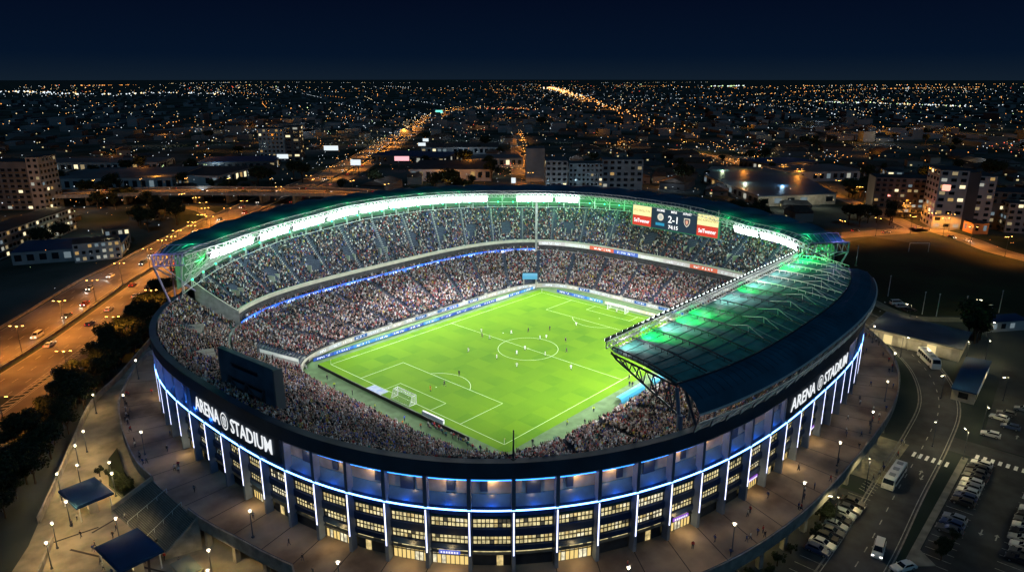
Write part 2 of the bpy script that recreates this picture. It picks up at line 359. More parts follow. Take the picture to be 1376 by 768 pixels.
thing_board([(-51.4,-27),(-51.5,-13),(-51.4,2),(-51.2,20),(-50.8,35)], 0, .9, led_dark, 'dark board seen from behind along the near goal line')
board([se(R(138-100*k/60),59.0,44.5,5.5) for k in range(61)], .25, 1.15, led_wall, 'wall_advert_strip', ST)
board([se(R(36-70*k/40),59.0,44.5,5.5) for k in range(41)], .25, 1.15, led_wall, 'wall_advert_strip', ST)
# tier fronts
q = ring(0,360,(76.0,69.0,3.6),9.4,10.4,.5,mat('gangway_wall',(.35,.35,.33),.8,var=.2,vscale=.7),'gangway_parapet',n=240)
ring(-39.5,TH_A,(76.4,69.4,3.6),10.4,13.7,.3,conc_d,'box_front_glazing')
ring(-39.5,TH_A,(75.9,68.9,3.6),13.6,14.7,.7,cream,'tier_fascia')
board([se(R(137-98.5*k/90),75.3,68.3,3.6) for k in range(91)], 9.4, 1.7, led_blue, 'blue_led_ribbon', ST)
board([se(R(38-77*k/80),75.2,68.2,3.6) for k in range(81)], 12.7, 1.5, led_mix, 'mixed_led_ribbon', ST)
# ring walls
ring(-39.5,TH_A,(92.0,81.4,2.85),0,0,.5,conc_d,'upper_rear_wall',n=140,zf0=lambda d:18,zf1=lambda d:ztop(d)+1.2)
# end walls of the covered tier
def endwall(d, name):
    q = MB(); th = R(d); n = 14; dd = ((d+180)%360)-180
    for side in (0,1):
        top=[];bot=[]
        for k in range(n+1):
            t=k/n; f=lerp3((75.6,68.6,3.6),T_FAR['f1'],t); x,y=se(th+side*.004,*f); zt=14.6+(ztop(dd)+1.2-14.6)*t; top.append((x,y,zt)); bot.append((x,y,9.4+(19-9.4)*t-.8))
        q.strip(top,bot,cream if False else MATS['gangway_wall']) if side==0 else q.strip(bot,top,MATS['gangway_wall'])
        if side==0: t0=top
        else: q.strip(top,t0,cream)
    q.build(name, ST)
endwall(137.0,'end_wall'); endwall(-39.5,'end_wall')
# vomitories on the stands: pale walled openings
vm = mat('vomitory_wall', (.42,.41,.33), .8, var=.2, vscale=.6)
def vomitory(T, d, t, w=3.4, l=4.2, h=1.5, par=ST):
    th=R(d); f=lerp3(T['f0'],T['f1'],t); x,y=se(th,*f); dd=((d+180)%360)-180; z=T['z0'](dd)+(T['z1'](dd)-T['z0'](dd))*t
    f2=lerp3(T['f0'],T['f1'],t+.02); x2,y2=se(th,*f2); a=math.atan2(y2-y,x2-x); q=MB(); c,s_=math.cos(a),math.sin(a)
    def L(u,v,zz): return (x+u*c-v*s_, y+u*s_+v*c, zz)
    def bx(u0,u1,v0,v1,z0,z1,m_): q.hexa([L(u0,v0,z0),L(u1,v0,z0),L(u1,v1,z0),L(u0,v1,z0),L(u0,v0,z1),L(u1,v0,z1),L(u1,v1,z1),L(u0,v1,z1)],m_)
    bx(0,l,-w/2,-w/2+.25,z-.5,z+h+.9,vm); bx(0,l,w/2-.25,w/2,z-.5,z+h+.9,vm); bx(l-.25,l,-w/2+.25,w/2-.25,z,z+h+1.0,vm); bx(.1,l-.3,-w/2+.3,w/2-.3,z-.3,z+.35,conc_d)
    q.build('vomitory', par)
VOM=[]
for k,d in enumerate([-30,-18,-6,6,18,30,47,57,67,77,88,99,110,121,131]): VOM.append((T_FAR,d,.22)); vomitory(T_FAR,d,.22,w=3.0 if k%3 else 6.0)
for d in (147,160,173): VOM.append((T_NEAR,d,.35)); vomitory(T_NEAR,d,.35)
# white stair wedge in the lower stand at the left corner
q=MB(); a0=Vector((-60.4,43.6,0)); 
for (d,t0,t1) in ((146,.02,.55),):
    th=R(d); P_=[]
    for side in (0,.035):
        for t in (t0,t1):
            x,y=se(th+side,*lerp3(T_LOW['f0'],T_LOW['f1'],t)); P_.append((x,y,1.6+7.8*t))
    A_,B_,C_,D_=P_
    q.hexa([(A_[0],A_[1],1),(B_[0],B_[1],4),(D_[0],D_[1],4),(C_[0],C_[1],1),(A_[0],A_[1],A_[2]+1.5),(B_[0],B_[1],B_[2]+1.4),(D_[0],D_[1],D_[2]+1.4),(C_[0],C_[1],C_[2]+1.5)],mat('white_render',(.55,.54,.5),.8,var=.1,vscale=.6))
q.build('stair_wall', ST)
# corner tunnel (blue) at far corner
tn=MB(); th=R(40.3); tx,ty=se(th,58.6,44.2,5.5); an=math.atan2(ty,tx)
def TL(u,v,z): return (tx+u*math.cos(an)-v*math.sin(an), ty+u*math.sin(an)+v*math.cos(an), z)
def tb(q,u0,u1,v0,v1,z0,z1,m_): q.hexa([TL(u0,v0,z0),TL(u1,v0,z0),TL(u1,v1,z0),TL(u0,v1,z0),TL(u0,v0,z1),TL(u1,v0,z1),TL(u1,v1,z1),TL(u0,v1,z1)],m_)
tb(tn,0,5,-2.6,-2.2,0,3.8,vm); tb(tn,0,5,2.2,2.6,0,3.8,vm); tb(tn,3.5,4,-2.2,2.2,0,3.8,black); tn.build('tunnel_wall',ST)
tn=MB(); tb(tn,-.4,3.6,-2.9,2.9,3.8,5.2,emat('tunnel_blue_glow',(.12,.5,.75),.9)); tn.build('tunnel_roof',ST)  # roof glows by itself: blue light put into its material
# tall cream post at the joint of the two wings
q=MB(); x,y=se(R(38.7),75.3,68.3,3.6); q.box((x,y,22),(.9,.9,25),MATS['gangway_wall'],rz=R(38)); q.build('joint_column',ST)

# aisles
def aisles(T, d0, d1, step, name):
    f=lerp3(T['f0'],T['f1'],.5); c=Curve(*f); out=[]; q=MB()
    nn=int(c.L/step)
    for k in range(nn):
        s_=(k+.5)*c.L/nn; th=float(np.interp(s_,c.s,c.th)); d=D(th)
        if (d-d0)%360 > (d1-d0): continue
        out.append(d)
    for d in out:
        th=R(d); n=T['rows']; dd=((d+180)%360)-180; z0,z1=T['z0'](dd),T['z1'](dd)
        for j in range(n):
            x0,y0=se(th,*lerp3(T['f0'],T['f1'],j/n)); x1,y1=se(th,*lerp3(T['f0'],T['f1'],(j+1)/n)); z=z0+(z1-z0)*j/(n-1)
            tx,ty=-(y1-y0),(x1-x0); l=math.hypot(tx,ty); tx*=.55/l; ty*=.55/l
            q.hexa([(x0-tx,y0-ty,z-.2),(x1-tx,y1-ty,z-.2),(x1+tx,y1+ty,z-.2),(x0+tx,y0+ty,z-.2),(x0-tx,y0-ty,z+.03),(x1-tx,y1-ty,z+.03),(x1+tx,y1+ty,z+.03),(x0+tx,y0+ty,z+.03)],MATS['aisle'])
            xm,ym,zm=x0,y0,z
            q.hexa([(x0-tx,y0-ty,z),(x0+(x1-x0)*.5-tx,y0+(y1-y0)*.5-ty,z),(x0+(x1-x0)*.5+tx,y0+(y1-y0)*.5+ty,z),(x0+tx,y0+ty,z)]+[(a,b_,z+.17) for a,b_ in ((x0-tx,y0-ty),(x0+(x1-x0)*.5-tx,y0+(y1-y0)*.5-ty),(x0+(x1-x0)*.5+tx,y0+(y1-y0)*.5+ty),(x0+tx,y0+ty))],MATS['aisle'])
    q.build(name,ST); return out
mat('aisle',(.46,.46,.42),.85,var=.2,vscale=1)
A_LOW=aisles(T_LOW,-180,180,13.5,'aisle_stairs'); A_NEAR=aisles(T_NEAR,TH_A+1,TH_B-1,14,'aisle_stairs'); A_FAR=aisles(T_FAR,-39,TH_A-1,13,'aisle_stairs')
# seats
seatm = mat('seat_blue', (.035,.05,.085), .6, var=.5, vscale=3.0)
def seats(T, d0, d1, skip, name):
    q=MB(); n=T['rows']; N_=int((d1-d0)*1.0)
    for j in range(n):
        run=[]
        for k in range(N_+1):
            d=d0+(d1-d0)*k/N_; dd=((d+180)%360)-180; th=R(d); x0,y0=se(th,*lerp3(T['f0'],T['f1'],(j+.55)/n)); x1,y1=se(th,*lerp3(T['f0'],T['f1'],(j+.8)/n)); z=T['z0'](dd)+(T['z1'](dd)-T['z0'](dd))*j/(n-1)
            run.append((x0,y0,x1,y1,z))
        q.strip([(a[0],a[1],a[4]+.42) for a in run],[(a[2],a[3],a[4]+.42) for a in run],seatm); q.strip([(a[2],a[3],a[4]+.42) for a in run],[(a[2]*1.002,a[3]*1.002,a[4]+.82) for a in run],seatm)
    q.build(name,ST,kind='stuff')
seats(T_LOW,0,360,A_LOW,'seating_rows'); seats(T_NEAR,TH_A+.4,TH_B-.4,A_NEAR,'seating_rows'); seats(T_FAR,-39,TH_A-.4,A_FAR,'seating_rows')

# ================================================================== CROWD
def boxv(cx,cy,cz,dx,dy,dz,t=1.0):
    return [(cx+sx*dx/2*(t if sz>0 else 1),cy+sy*dy/2*(t if sz>0 else 1),cz+sz*dz/2) for sz in (-1,1) for sx,sy in ((-1,-1),(1,-1),(1,1),(-1,1))]
BF=[(3,2,1,0),(4,5,6,7),(0,1,5,4),(1,2,6,5),(2,3,7,6),(3,0,4,7)]
def tmpl(kind):  # facing +x ; z=0 at tread
    V=[];F=[];C=[]
    def add(vs,c,fs=BF): o=len(V); V.extend(vs); F.extend([tuple(o+i for i in f) for f in fs]); C.extend([c]*len(vs))
    if kind==0: add(boxv(.2,0,.45,.5,.36,.16),2); add(boxv(0,0,.78,.24,.44,.56,.8),0); h=1.2
    else: add(boxv(0,0,.42,.2,.3,.84),2); add(boxv(0,0,1.12,.24,.46,.58,.8),0); h=1.55
    if kind==2:
        for s in (-1,1): add(boxv(.1,s*.24,h+.12,.1,.1,.5),0)
    elif kind==0: add(boxv(.2,0,.66,.3,.42,.1),1)
    r=.115
    add([(0+r,0,h),(0,r,h),(-r,0,h),(0,-r,h),(r*.75,r*.75,h-.1)],1,[(0,1,4),(1,2,4),(2,3,4),(3,0,4)]) if False else None
    o=len(V); vs=[(r*math.cos(t),r*math.sin(t),h-.06) for t in (0,PI/2,PI,3*PI/2)]+[(r*.9*math.cos(t+.78),r*.9*math.sin(t+.78),h+.09) for t in (0,PI/2,PI,3*PI/2)]
    add(vs,1,[(0,1,4),(1,5,4),(1,2,5),(2,6,5),(2,3,6),(3,7,6),(3,0,7),(0,4,7)]); add([(r*.92*math.cos(t+.78)-.02,r*.92*math.sin(t+.78),h+.085) for t in (0,PI/2,PI,3*PI/2)]+[(-.02,0,h+.17)],3,[(0,1,4),(1,2,4),(2,3,4),(3,0,4)])
    return np.array(V,dtype=np.float32),F,np.array(C)
TM=[tmpl(0),tmpl(1),tmpl(2)]
shirts=[((.012,.013,.016),26),((.035,.037,.045),12),((.10,.10,.11),8),((.62,.61,.60),14),((.36,.33,.32),9),((.30,.035,.04),5.5),((.04,.07,.24),7),((.40,.26,.24),10),((.03,.20,.19),2.2),((.45,.36,.06),1.6),((.16,.10,.07),6),((.12,.05,.18),1.5),((.25,.30,.42),3)]
SC=np.array([s[0] for s in shirts]); SW=np.array([s[1] for s in shirts],float); SW/=SW.sum()
skins=np.array([(.50,.31,.23),(.42,.25,.17),(.28,.15,.09),(.13,.065,.04),(.56,.38,.30)]); hairs=np.array([(.012,.009,.008),(.04,.022,.012),(.10,.06,.03),(.25,.18,.08),(.45,.44,.42),(.3,.02,.02)])
def gen(T, d0, d1, skip, dens, aw=.75):
    out=[]; n=T['rows']; thA=np.radians(np.arange(d0,d1,.05))
    for j in range(n):
        f=lerp3(T['f0'],T['f1'],(j+.5)/n); x,y=sev(thA,*f); s_=np.concatenate([[0],np.cumsum(np.hypot(np.diff(x),np.diff(y)))]); qs=np.arange(.3,s_[-1],.54); qs=qs+rng.normal(0,.05,len(qs))
        th=np.interp(qs,s_,thA); X=np.interp(qs,s_,x); Y=np.interp(qs,s_,y); dd=(np.degrees(th)+180)%360-180
        keep=rng.random(len(qs))<np.array([dens(a,j/n) for a in dd]); r=np.hypot(X,Y)
        for d in skip: keep&=np.abs(((dd-d+180)%360)-180)*PI/180*r>aw
        for (TT,d,t) in VOM:
            if TT is T: keep&=~((np.abs(((dd-d+180)%360)-180)*PI/180*r<2.0)&(j/n>=t-.03)&(j/n<t+.30))
        z=np.array([T['z0'](a)+(T['z1'](a)-T['z0'](a))*j/(n-1) for a in dd]); ang=np.arctan2(-Y,-X*.75)
        out.append(np.stack([X,Y,z,ang,dd,np.full(len(X),j/n)],1)[keep])
    return np.concatenate(out)
def dlow(d,t):
    if 142<d<148.3 and t<.58: return 0
    if 37.5<d<43 and t<.27: return 0
    return .95
gl=gen(T_LOW,-180,180,A_LOW,dlow)
gn=gen(T_NEAR,TH_A+.7,TH_B-.7,A_NEAR,lambda d,t:.95)
gf=gen(T_FAR,-38.6,TH_A-.7,A_FAR,lambda d,t:(.60 if d>20 else .70)-.12*(t>.85))
box_row=[]
for k in range(420):
    d=-38+174*rng.random(); x,y=se(R(d),75.2+.5,68.2+.5,3.6)
    if d>38: box_row.append((x,y,10.45,math.atan2(-y,-x),d,0.))
gb=np.array(box_row)
allp=np.concatenate([gl,gn,gf,gb])
# the nearest individuals become persons of their own
cx,cy,cz=CAM
dist=np.sqrt((allp[:,0]-cx)**2+(allp[:,1]-cy)**2+(allp[:,2]-cz)**2)
near_up=np.zeros(len(allp),bool); near_up[len(gl):len(gl)+len(gn)]=True
dist2=np.where(near_up&(allp[:,5]>.3)&((allp[:,4]<-128)|(allp[:,4]>150)),dist,1e9)
order=np.argsort(dist2)[:85]
mask=np.ones(len(allp),bool); mask[order]=False
persons_near=allp[order]; rest=allp[mask]
def crowd_mesh(P, name):
    n=len(P); kinds=rng.choice(3,n,p=[.52,.38,.10]); VV=[];FF3=[];FF4=[];CC=[];off=0
    for k in range(3):
        tv,tf,tcx=TM[k]; Q=P[kinds==k]; m_=len(Q)
        if not m_: continue
        ang=Q[:,3]+rng.normal(0,.3,m_); sc=rng.uniform(.9,1.08,m_); ca,sa=np.cos(ang)*sc,np.sin(ang)*sc
        X=Q[:,0,None]+tv[None,:,0]*ca[:,None]-tv[None,:,1]*sa[:,None]+rng.normal(0,.04,(m_,1)); Y=Q[:,1,None]+tv[None,:,0]*sa[:,None]+tv[None,:,1]*ca[:,None]; Z=Q[:,2,None]+tv[None,:,2]*sc[:,None]
        VV.append(np.stack([X,Y,Z],2).reshape(-1,3)); nv=len(tv)
        sh=SC[rng.choice(len(SC),m_,p=SW)]*rng.uniform(.6,1.25,(m_,1)); blk=np.sin(Q[:,0]*.11+1)+np.sin(Q[:,1]*.13+2)+.6*np.sin((Q[:,0]-Q[:,1])*.31); tm=(blk>.5)&(rng.random(m_)<.17); sh[tm]=np.where(rng.random((tm.sum(),1))<.55,np.array([[.40,.10,.10]]),np.array([[.62,.60,.60]])); t2_=(blk<-1.4)&(rng.random(m_)<.09); sh[t2_]=np.array([[.05,.08,.26]])*rng.uniform(.7,2,(t2_.sum(),1)); sk=skins[rng.choice(5,m_,p=[.34,.28,.16,.10,.12])]; hr=hairs[rng.choice(6,m_,p=[.4,.24,.12,.08,.12,.04])]; lg=np.array([(.012,.015,.03)])*rng.uniform(.5,3,(m_,1))
        pal=np.stack([sh,sk,lg,hr],1); CC.append(pal[:,tcx,:].reshape(-1,3))
        base=(off+np.arange(m_)*nv)[:,None]
        t3=np.array([f for f in tf if len(f)==3]); t4=np.array([f for f in tf if len(f)==4])
        FF3.append((base[:,:,None]+t3[None]).reshape(-1,3)); FF4.append((base[:,:,None]+t4[None]).reshape(-1,4)); off+=m_*nv
    V=np.concatenate(VV).astype(np.float32); F3=np.concatenate(FF3); F4=np.concatenate(FF4); C=np.concatenate(CC)
    me=bpy.data.meshes.new(name); me.vertices.add(len(V)); me.vertices.foreach_set('co',V.ravel())
    nl=len(F3)*3+len(F4)*4; me.loops.add(nl); me.loops.foreach_set('vertex_index',np.concatenate([F3.ravel(),F4.ravel()]).astype(np.int32))
    me.polygons.add(len(F3)+len(F4)); me.polygons.foreach_set('loop_start',np.concatenate([np.arange(len(F3))*3,len(F3)*3+np.arange(len(F4))*4]).astype(np.int32))
    a=me.attributes.new('Col','FLOAT_COLOR','POINT'); a.data.foreach_set('color',np.concatenate([C,np.ones((len(C),1))],1).astype(np.float32).ravel()); me.update(calc_edges=True)
    return me
crm=ncol(mat('crowd_cloth',(.3,.3,.3),.8,spec=.2))
me=crowd_mesh(rest,'spectator_crowd'); me.materials.append(crm)
link('spectator_crowd',me,label='packed mass of seated and standing spectators filling the stands all round the bowl',cat='crowd',kind='stuff')

# ================================================================== PEOPLE
shirt_m=objcol('shirt_cloth',.8,spec=.2)
PERS={}
def human(pose, bottoms, skin, hair, key):
    "one continuous skinned body; faces coloured by body region"
    if key in PERS: return PERS[key]
    P=dict(pel=(0,0,.95),ch=(0,0,1.28),nk=(0,0,1.48),hd=(.02,0,1.62),ht=(.02,0,1.72))
    if pose=='stand': L=dict(hl=(0,.1,.9),kl=(.02,.12,.5),al=(0,.12,.08),fl=(.14,.13,.04),hr=(0,-.1,.9),kr=(.02,-.12,.5),ar=(0,-.12,.08),fr=(.14,-.13,.04),sl=(0,.19,1.4),el=(-.02,.25,1.13),wl=(.05,.25,.88),hdl=(.07,.25,.80),sr=(0,-.19,1.4),er=(-.02,-.25,1.13),wr=(.05,-.25,.88),hdr=(.07,-.25,.80))
    if pose=='run': L=dict(hl=(0,.1,.9),kl=(.3,.11,.62),al=(.1,.11,.26),fl=(.24,.11,.2),hr=(0,-.1,.9),kr=(-.12,-.11,.5),ar=(-.42,-.11,.2),fr=(-.36,-.11,.08),sl=(.02,.19,1.4),el=(-.2,.25,1.2),wl=(-.05,.26,1.02),hdl=(.02,.25,.98),sr=(.02,-.19,1.4),er=(.16,-.24,1.17),wr=(.36,-.18,1.25),hdr=(.42,-.16,1.3))
    if pose=='cheer': L=dict(hl=(0,.1,.9),kl=(.02,.12,.5),al=(0,.12,.08),fl=(.14,.13,.04),hr=(0,-.1,.9),kr=(.02,-.12,.5),ar=(0,-.12,.08),fr=(.14,-.13,.04),sl=(0,.19,1.4),el=(.08,.34,1.58),wl=(.12,.28,1.84),hdl=(.13,.27,1.93),sr=(0,-.19,1.4),er=(.08,-.34,1.58),wr=(.12,-.28,1.84),hdr=(.13,-.27,1.93))
    if pose=='clap': L=dict(hl=(0,.1,.9),kl=(.02,.12,.5),al=(0,.12,.08),fl=(.14,.13,.04),hr=(0,-.1,.9),kr=(.02,-.12,.5),ar=(0,-.12,.08),fr=(.14,-.13,.04),sl=(0,.19,1.4),el=(.08,.25,1.16),wl=(.3,.07,1.25),hdl=(.37,.03,1.31),sr=(0,-.19,1.4),er=(.08,-.25,1.16),wr=(.3,-.07,1.25),hdr=(.37,-.03,1.31))
    if pose=='walk': L=dict(hl=(0,.1,.9),kl=(.16,.11,.52),al=(.2,.11,.1),fl=(.34,.11,.07),hr=(0,-.1,.9),kr=(-.04,-.11,.5),ar=(-.26,-.11,.14),fr=(-.16,-.11,.05),sl=(0,.19,1.4),el=(-.1,.24,1.15),wl=(-.06,.24,.9),hdl=(-.03,.24,.83),sr=(0,-.19,1.4),er=(.06,-.24,1.14),wr=(.2,-.22,.94),hdr=(.25,-.21,.88))
    if pose=='sit':
        P={k:(v[0],v[1],v[2]-.42) for k,v in P.items()}
        L=dict(hl=(.02,.1,.5),kl=(.42,.12,.5),al=(.42,.12,.1),fl=(.55,.12,.04),hr=(.02,-.1,.5),kr=(.42,-.12,.5),ar=(.42,-.12,.1),fr=(.55,-.12,.04),sl=(0,.19,.98),el=(.06,.25,.74),wl=(.3,.14,.64),hdl=(.37,.1,.64),sr=(0,-.19,.98),er=(.06,-.25,.74),wr=(.3,-.14,.64),hdr=(.37,-.1,.64))
    P.update(L)
    Rr=dict(pel=(.13,.165),ch=(.12,.185),nk=(.06,.06),hd=(.1,.085),ht=(.07,.065),hl=(.1,.1),kl=(.065,.065),al=(.045,.045),fl=(.04,.045),sl=(.07,.07),el=(.05,.05),wl=(.035,.035),hdl=(.045,.03))
    for k in ('hl','kl','al','fl','sl','el','wl','hdl'): Rr[k[:-1]+'r']=Rr[k]
    names=list(P); ix={k:i for i,k in enumerate(names)}
    E_=[('pel','ch'),('ch','nk'),('nk','hd'),('hd','ht')]+[(a+s,b_+s) for s in 'lr' for a,b_ in (('h','k'),('k','a'),('a','f'),('s','e'),('e','w'),('w','hd'))]+[('pel','hl'),('pel','hr'),('ch','sl'),('ch','sr')]
    me=bpy.data.meshes.new('tmp'); me.from_pydata([P[k] for k in names],[(ix[a],ix[b_]) for a,b_ in E_],[]); o=bpy.data.objects.new('tmp',me); COL.objects.link(o)
    md=o.modifiers.new('s','SKIN')
    for k in names: sv=me.skin_vertices[0].data[ix[k]]; sv.radius=Rr[k]; sv.use_root=(k=='pel')
    sb=o.modifiers.new('u','SUBSURF'); sb.levels=1
    dg=bpy.context.evaluated_depsgraph_get(); out=bpy.data.meshes.new_from_object(o.evaluated_get(dg)); bpy.data.objects.remove(o)
    out.name='person_'+key; out.materials.clear(); base=0
    ms=[shirt_m,mat('cloth_'+bottoms[0],bottoms[1],.8),mat('skin_'+skin[0],skin[1],.6),mat('hair_'+hair[0],hair[1],.7),mat('shoe_dark',(.02,.02,.02),.5)]
    for m_ in ms: out.materials.append(m_)
    segs=[(Vector(P[a]),Vector(P[b_]),a,b_) for a,b_ in E_]
    short=bottoms[0].startswith('shorts')
    for p in out.polygons:
        c=p.center; best=None
        for a,b_,na,nb in segs:
            d=b_-a; t=max(0,min(1,(c-a).dot(d)/d.length_squared)); dist_=(c-a-d*t).length
            if best is None or dist_<best[0]: best=(dist_,na,nb,t)
        _,na,nb,t=best; hz=P['hd'][2]
        if nb in('hd','ht') : mi=3 if (c.z>hz+.03 and c.x<.09) or (c.x<-.01 and c.z>hz-.07) else 2
        elif nb.startswith('hd') : mi=2
        elif nb[0]=='w': mi=2 if short or t>.8 else 0
        elif nb[0]=='k': mi=1
        elif nb[0]=='a': mi=(2 if short and t<.35 else (4 if short else 1))
        elif nb[0]=='f': mi=4
        elif nb in('hl','hr'): mi=1
        elif (na,nb)==('pel','ch') and t<.15: mi=1
        else: mi=0
        p.material_index=mi; p.use_smooth=True
    PERS[key]=out; return out
SK=[('fair',(.5,.32,.24)),('tan',(.36,.2,.13)),('brown',(.16,.085,.05))]; HR=[('black',(.012,.01,.01)),('brown',(.05,.028,.015)),('grey',(.28,.27,.26))]
def pmesh(pose,b_,i): return human(pose,b_,SK[i%3],HR[(i*2+1)%3],'%s_%s_%d'%(pose,b_[0],i%3))
JE=('trousers_dark',(.02,.025,.05))
def person(mesh_,loc,rz,col,label,group,sc=1.0):
    o=link('person',mesh_,None,loc,label=label,cat='person',group=group); o.rotation_euler=(0,0,rz); o.color=(*col,1); o.scale=(sc,)*3; return o
cname=[((.55,.54,.52),'white'),((.02,.02,.025),'black'),((.42,.03,.035),'red'),((.04,.07,.3),'blue'),((.12,.12,.13),'grey'),((.4,.26,.22),'pink'),((.03,.2,.19),'teal'),((.5,.4,.06),'yellow'),((.16,.10,.07),'brown')]
wts=[22,24,10,8,14,8,3,3,8]
for k,p in enumerate(persons_near):
    c,cn=random.choices(cname,wts)[0]; pose=random.choices(['clap','cheer','stand','sit'],[5,2,5,4])[0]
    where='behind the near parapet above the lit facade' if p[4]<-128 else 'in the dark upper tier beside the left scoreboard'
    act={'clap':'clapping','cheer':'with both arms raised','stand':'standing','sit':'sitting'}[pose]
    person(pmesh(pose,JE,random.randrange(3)),(p[0],p[1],p[2]),p[3]+random.gauss(0,.2),c,'spectator in %s %s above the facade'%(cn,act),'spectators nearest the camera')
# players
WH=('shorts_white',(.7,.7,.7)); BK=('shorts_dark',(.02,.02,.03)); OR=('shorts_orange',(.8,.3,.02))
wp=[(-14.6,11.0,'left of the centre circle'),(-.1,19.8,'on the halfway line towards the far touchline'),(-2.6,13.8,'beside the halfway line left of the centre circle'),(5.2,11.6,'just beyond the centre circle'),(-12.6,1.2,'just outside the near edge of the centre circle'),(-6.4,-1.1,'inside the centre circle on its near side'),(-13.4,-7.4,'in front of the centre circle nearest the camera'),(-1.9,-.4,'at the centre spot'),(7.8,1.8,'inside the far edge of the circle, left of a team mate'),(9.7,.8,'on the far edge of the centre circle'),(-1.4,-7.9,'on the halfway line at the right edge of the circle'),(-4.3,-19.7,'near the halfway line towards the dugouts'),(25.3,.9,'at the arc of the far penalty area'),(46.2,-1.0,'keeping the far goal')]
for k,(x,y,w_) in enumerate(wp):
    person(pmesh(['run','stand','walk'][k%3],WH,k),(x,y,0),random.uniform(-3,3),(.75,.76,.72),'footballer in white kit '+w_,'footballers in white',1.06)
bp_=[(-3.2,16.4,'marking a white player on the halfway line'),(10.5,9.0,'beyond the centre circle on the left'),(16.6,5.0,'farthest of the dark players'),(11.6,-5.4,'right of the centre circle'),(5.1,-10.8,'just outside the right of the centre circle'),(-28.2,.7,'on the arc of the near penalty area'),(-35.6,-1.4,'inside the near penalty area')]
for k,(x,y,w_) in enumerate(bp_):
    person(pmesh(['run','walk','stand'][k%3],BK,k),(x,y,0),random.uniform(-3,3),(.02,.025,.05),'footballer in dark kit '+w_,'footballers in dark kit',1.06)
person(pmesh('stand',OR,0),(-40.1,-.9,0),0,(.85,.4,.03),'goalkeeper in orange kit in front of the near goal',None,1.08)
q=MB(); q.ball((0,0,.13),.13,white,8,5); q.build('football',loc=(4.6,14.6,0),label='white football on the grass beyond the halfway line',cat='ball')
sp_=[(-54.2,25.4,(.02,.02,.03)),(-55.7,19.8,(.55,.7,.05)),(-55.2,12.4,(.02,.02,.03)),(-56.2,1.5,(.55,.7,.05)),(-55.3,-8.8,(.04,.1,.55)),(-57.2,-10.4,(.7,.2,.03)),(-55.2,-14.6,(.4,.15,.05)),(-30.8,-39,(.55,.7,.05)),(-43.3,-38.9,(.02,.02,.03)),(1.1,-35.5,(.02,.02,.03)),(-2.4,-37.9,(.02,.03,.06)),(-2.1,-38.6,(.02,.02,.03)),(-20.9,-39.5,(.55,.7,.05)),(-27.8,-41.9,(.02,.02,.03))]
lb={.02:'black',.55:'yellow vest',.04:'blue',.7:'orange',.4:'brown'}
for k,(x,y,c) in enumerate(sp_):
    person(pmesh(['stand','walk'][k%2],JE,k),(x,y,0),random.uniform(-3,3),c,'steward or official in %s standing %s'%({'yellow vest':'a yellow vest'}.get(lb[c[0]],lb[c[0]]+' clothes'),'on the turf behind the near goal line' if x<-50 else 'beside the right touchline'),'staff round the pitch')
for k in range(34):
    t=k/33; y=-15-19*t+random.uniform(-.2,.2); c,cn=random.choice(cname)
    person(pmesh('sit' if k%3 else 'stand',JE,k),(-52.6-random.random()*1.3,y,0),random.uniform(-.4,.4),c,'photographer in a %s top sitting behind the dark board by the near corner'%cn,'photographers behind the goal line')

# dugouts
def dugout(x,y,rz,L_,label):
    d=empty('dugout',(x,y,0),rz,label=label,cat='dugout',group='team dugouts by the right touchline')
    q=MB(); n=8; A_=[(-L_/2,-.9+.0*k,0) for k in range(1)]
    pr=[(-1.0,0),(-1.05,1.2),(-.8,1.9),(-.1,2.25),(.7,2.2)]
    q.strip([(-L_/2,a,z) for a,z in pr],[(L_/2,a,z) for a,z in pr],MATS['dug']); q.strip([(L_/2,a-.06,z+.06) for a,z in pr],[(-L_/2,a-.06,z+.06) for a,z in pr],MATS['dug']); q.build('canopy',d)
    q=MB()
    for k in range(int(L_/.7)): x0=-L_/2+.5+k*.7; q.box((x0,-.4,.42),(.5,.5,.12),MATS['dseat']); q.box((x0,-.68,.75),(.5,.1,.6),MATS['dseat'])
    q.build('bench',d)
mat('dug',(.05,.28,.42),.3); mat('dseat',(.05,.12,.5),.5)
dugout(-8.5,-42.0,0,11,'long teal blue dugout at the right touchline, nearer of two'); dugout(3.5,-42.6,0,6,'short blue dugout at the right touchline beneath the roof edge')

# ================================================================== FACADE
NB=84; SP=FC.L/NB; S0=FC.near(-76.3,-62.8)
def zs(i): return S0+i*SP
pts=[(FC.at(zs(i))[0],FC.at(zs(i))[1]) for i in range(NB)]
def angd(i): return math.degrees(math.atan2(pts[i%NB][1],pts[i%NB][0]))
near=[i for i in range(-NB//2,NB//2) if (angd(i)<=-35 or angd(i)>=137)]
# floor bands all round
def fring(o0,o1,z0,z1,m_,name,par=ST,ext=0,q0=None,q1=None,n=336,q=None):
    own=q is None; q=q or MB(); q0=0 if q0 is None else q0; q1=FC.L if q1 is None else q1
    A_=[];B_=[];C_=[];D_=[]
    for k in range(n+1):
        s=q0+(q1-q0)*k/n; a=FC.at(s,o0); b_=FC.at(s,o1); A_.append((a[0],a[1],z0));B_.append((a[0],a[1],z1));C_.append((b_[0],b_[1],z1));D_.append((b_[0],b_[1],z0))
    q.strip(A_,B_,m_);q.strip(B_,C_,m_);q.strip(C_,D_,m_);q.strip(D_,A_,m_)
    if q1-q0<FC.L-1: q.face([A_[0],D_[0],C_[0],B_[0]],m_); q.face([A_[-1],B_[-1],C_[-1],D_[-1]],m_)
    if own: return q.build(name,par)
fring(-1.2,-.1,10.0,11.7,navy,'facade_band'); fring(-1.2,-.35,9.3,10.0,mat('green_glass',(.01,.05,.045),.15,spec=.7),'facade_band')
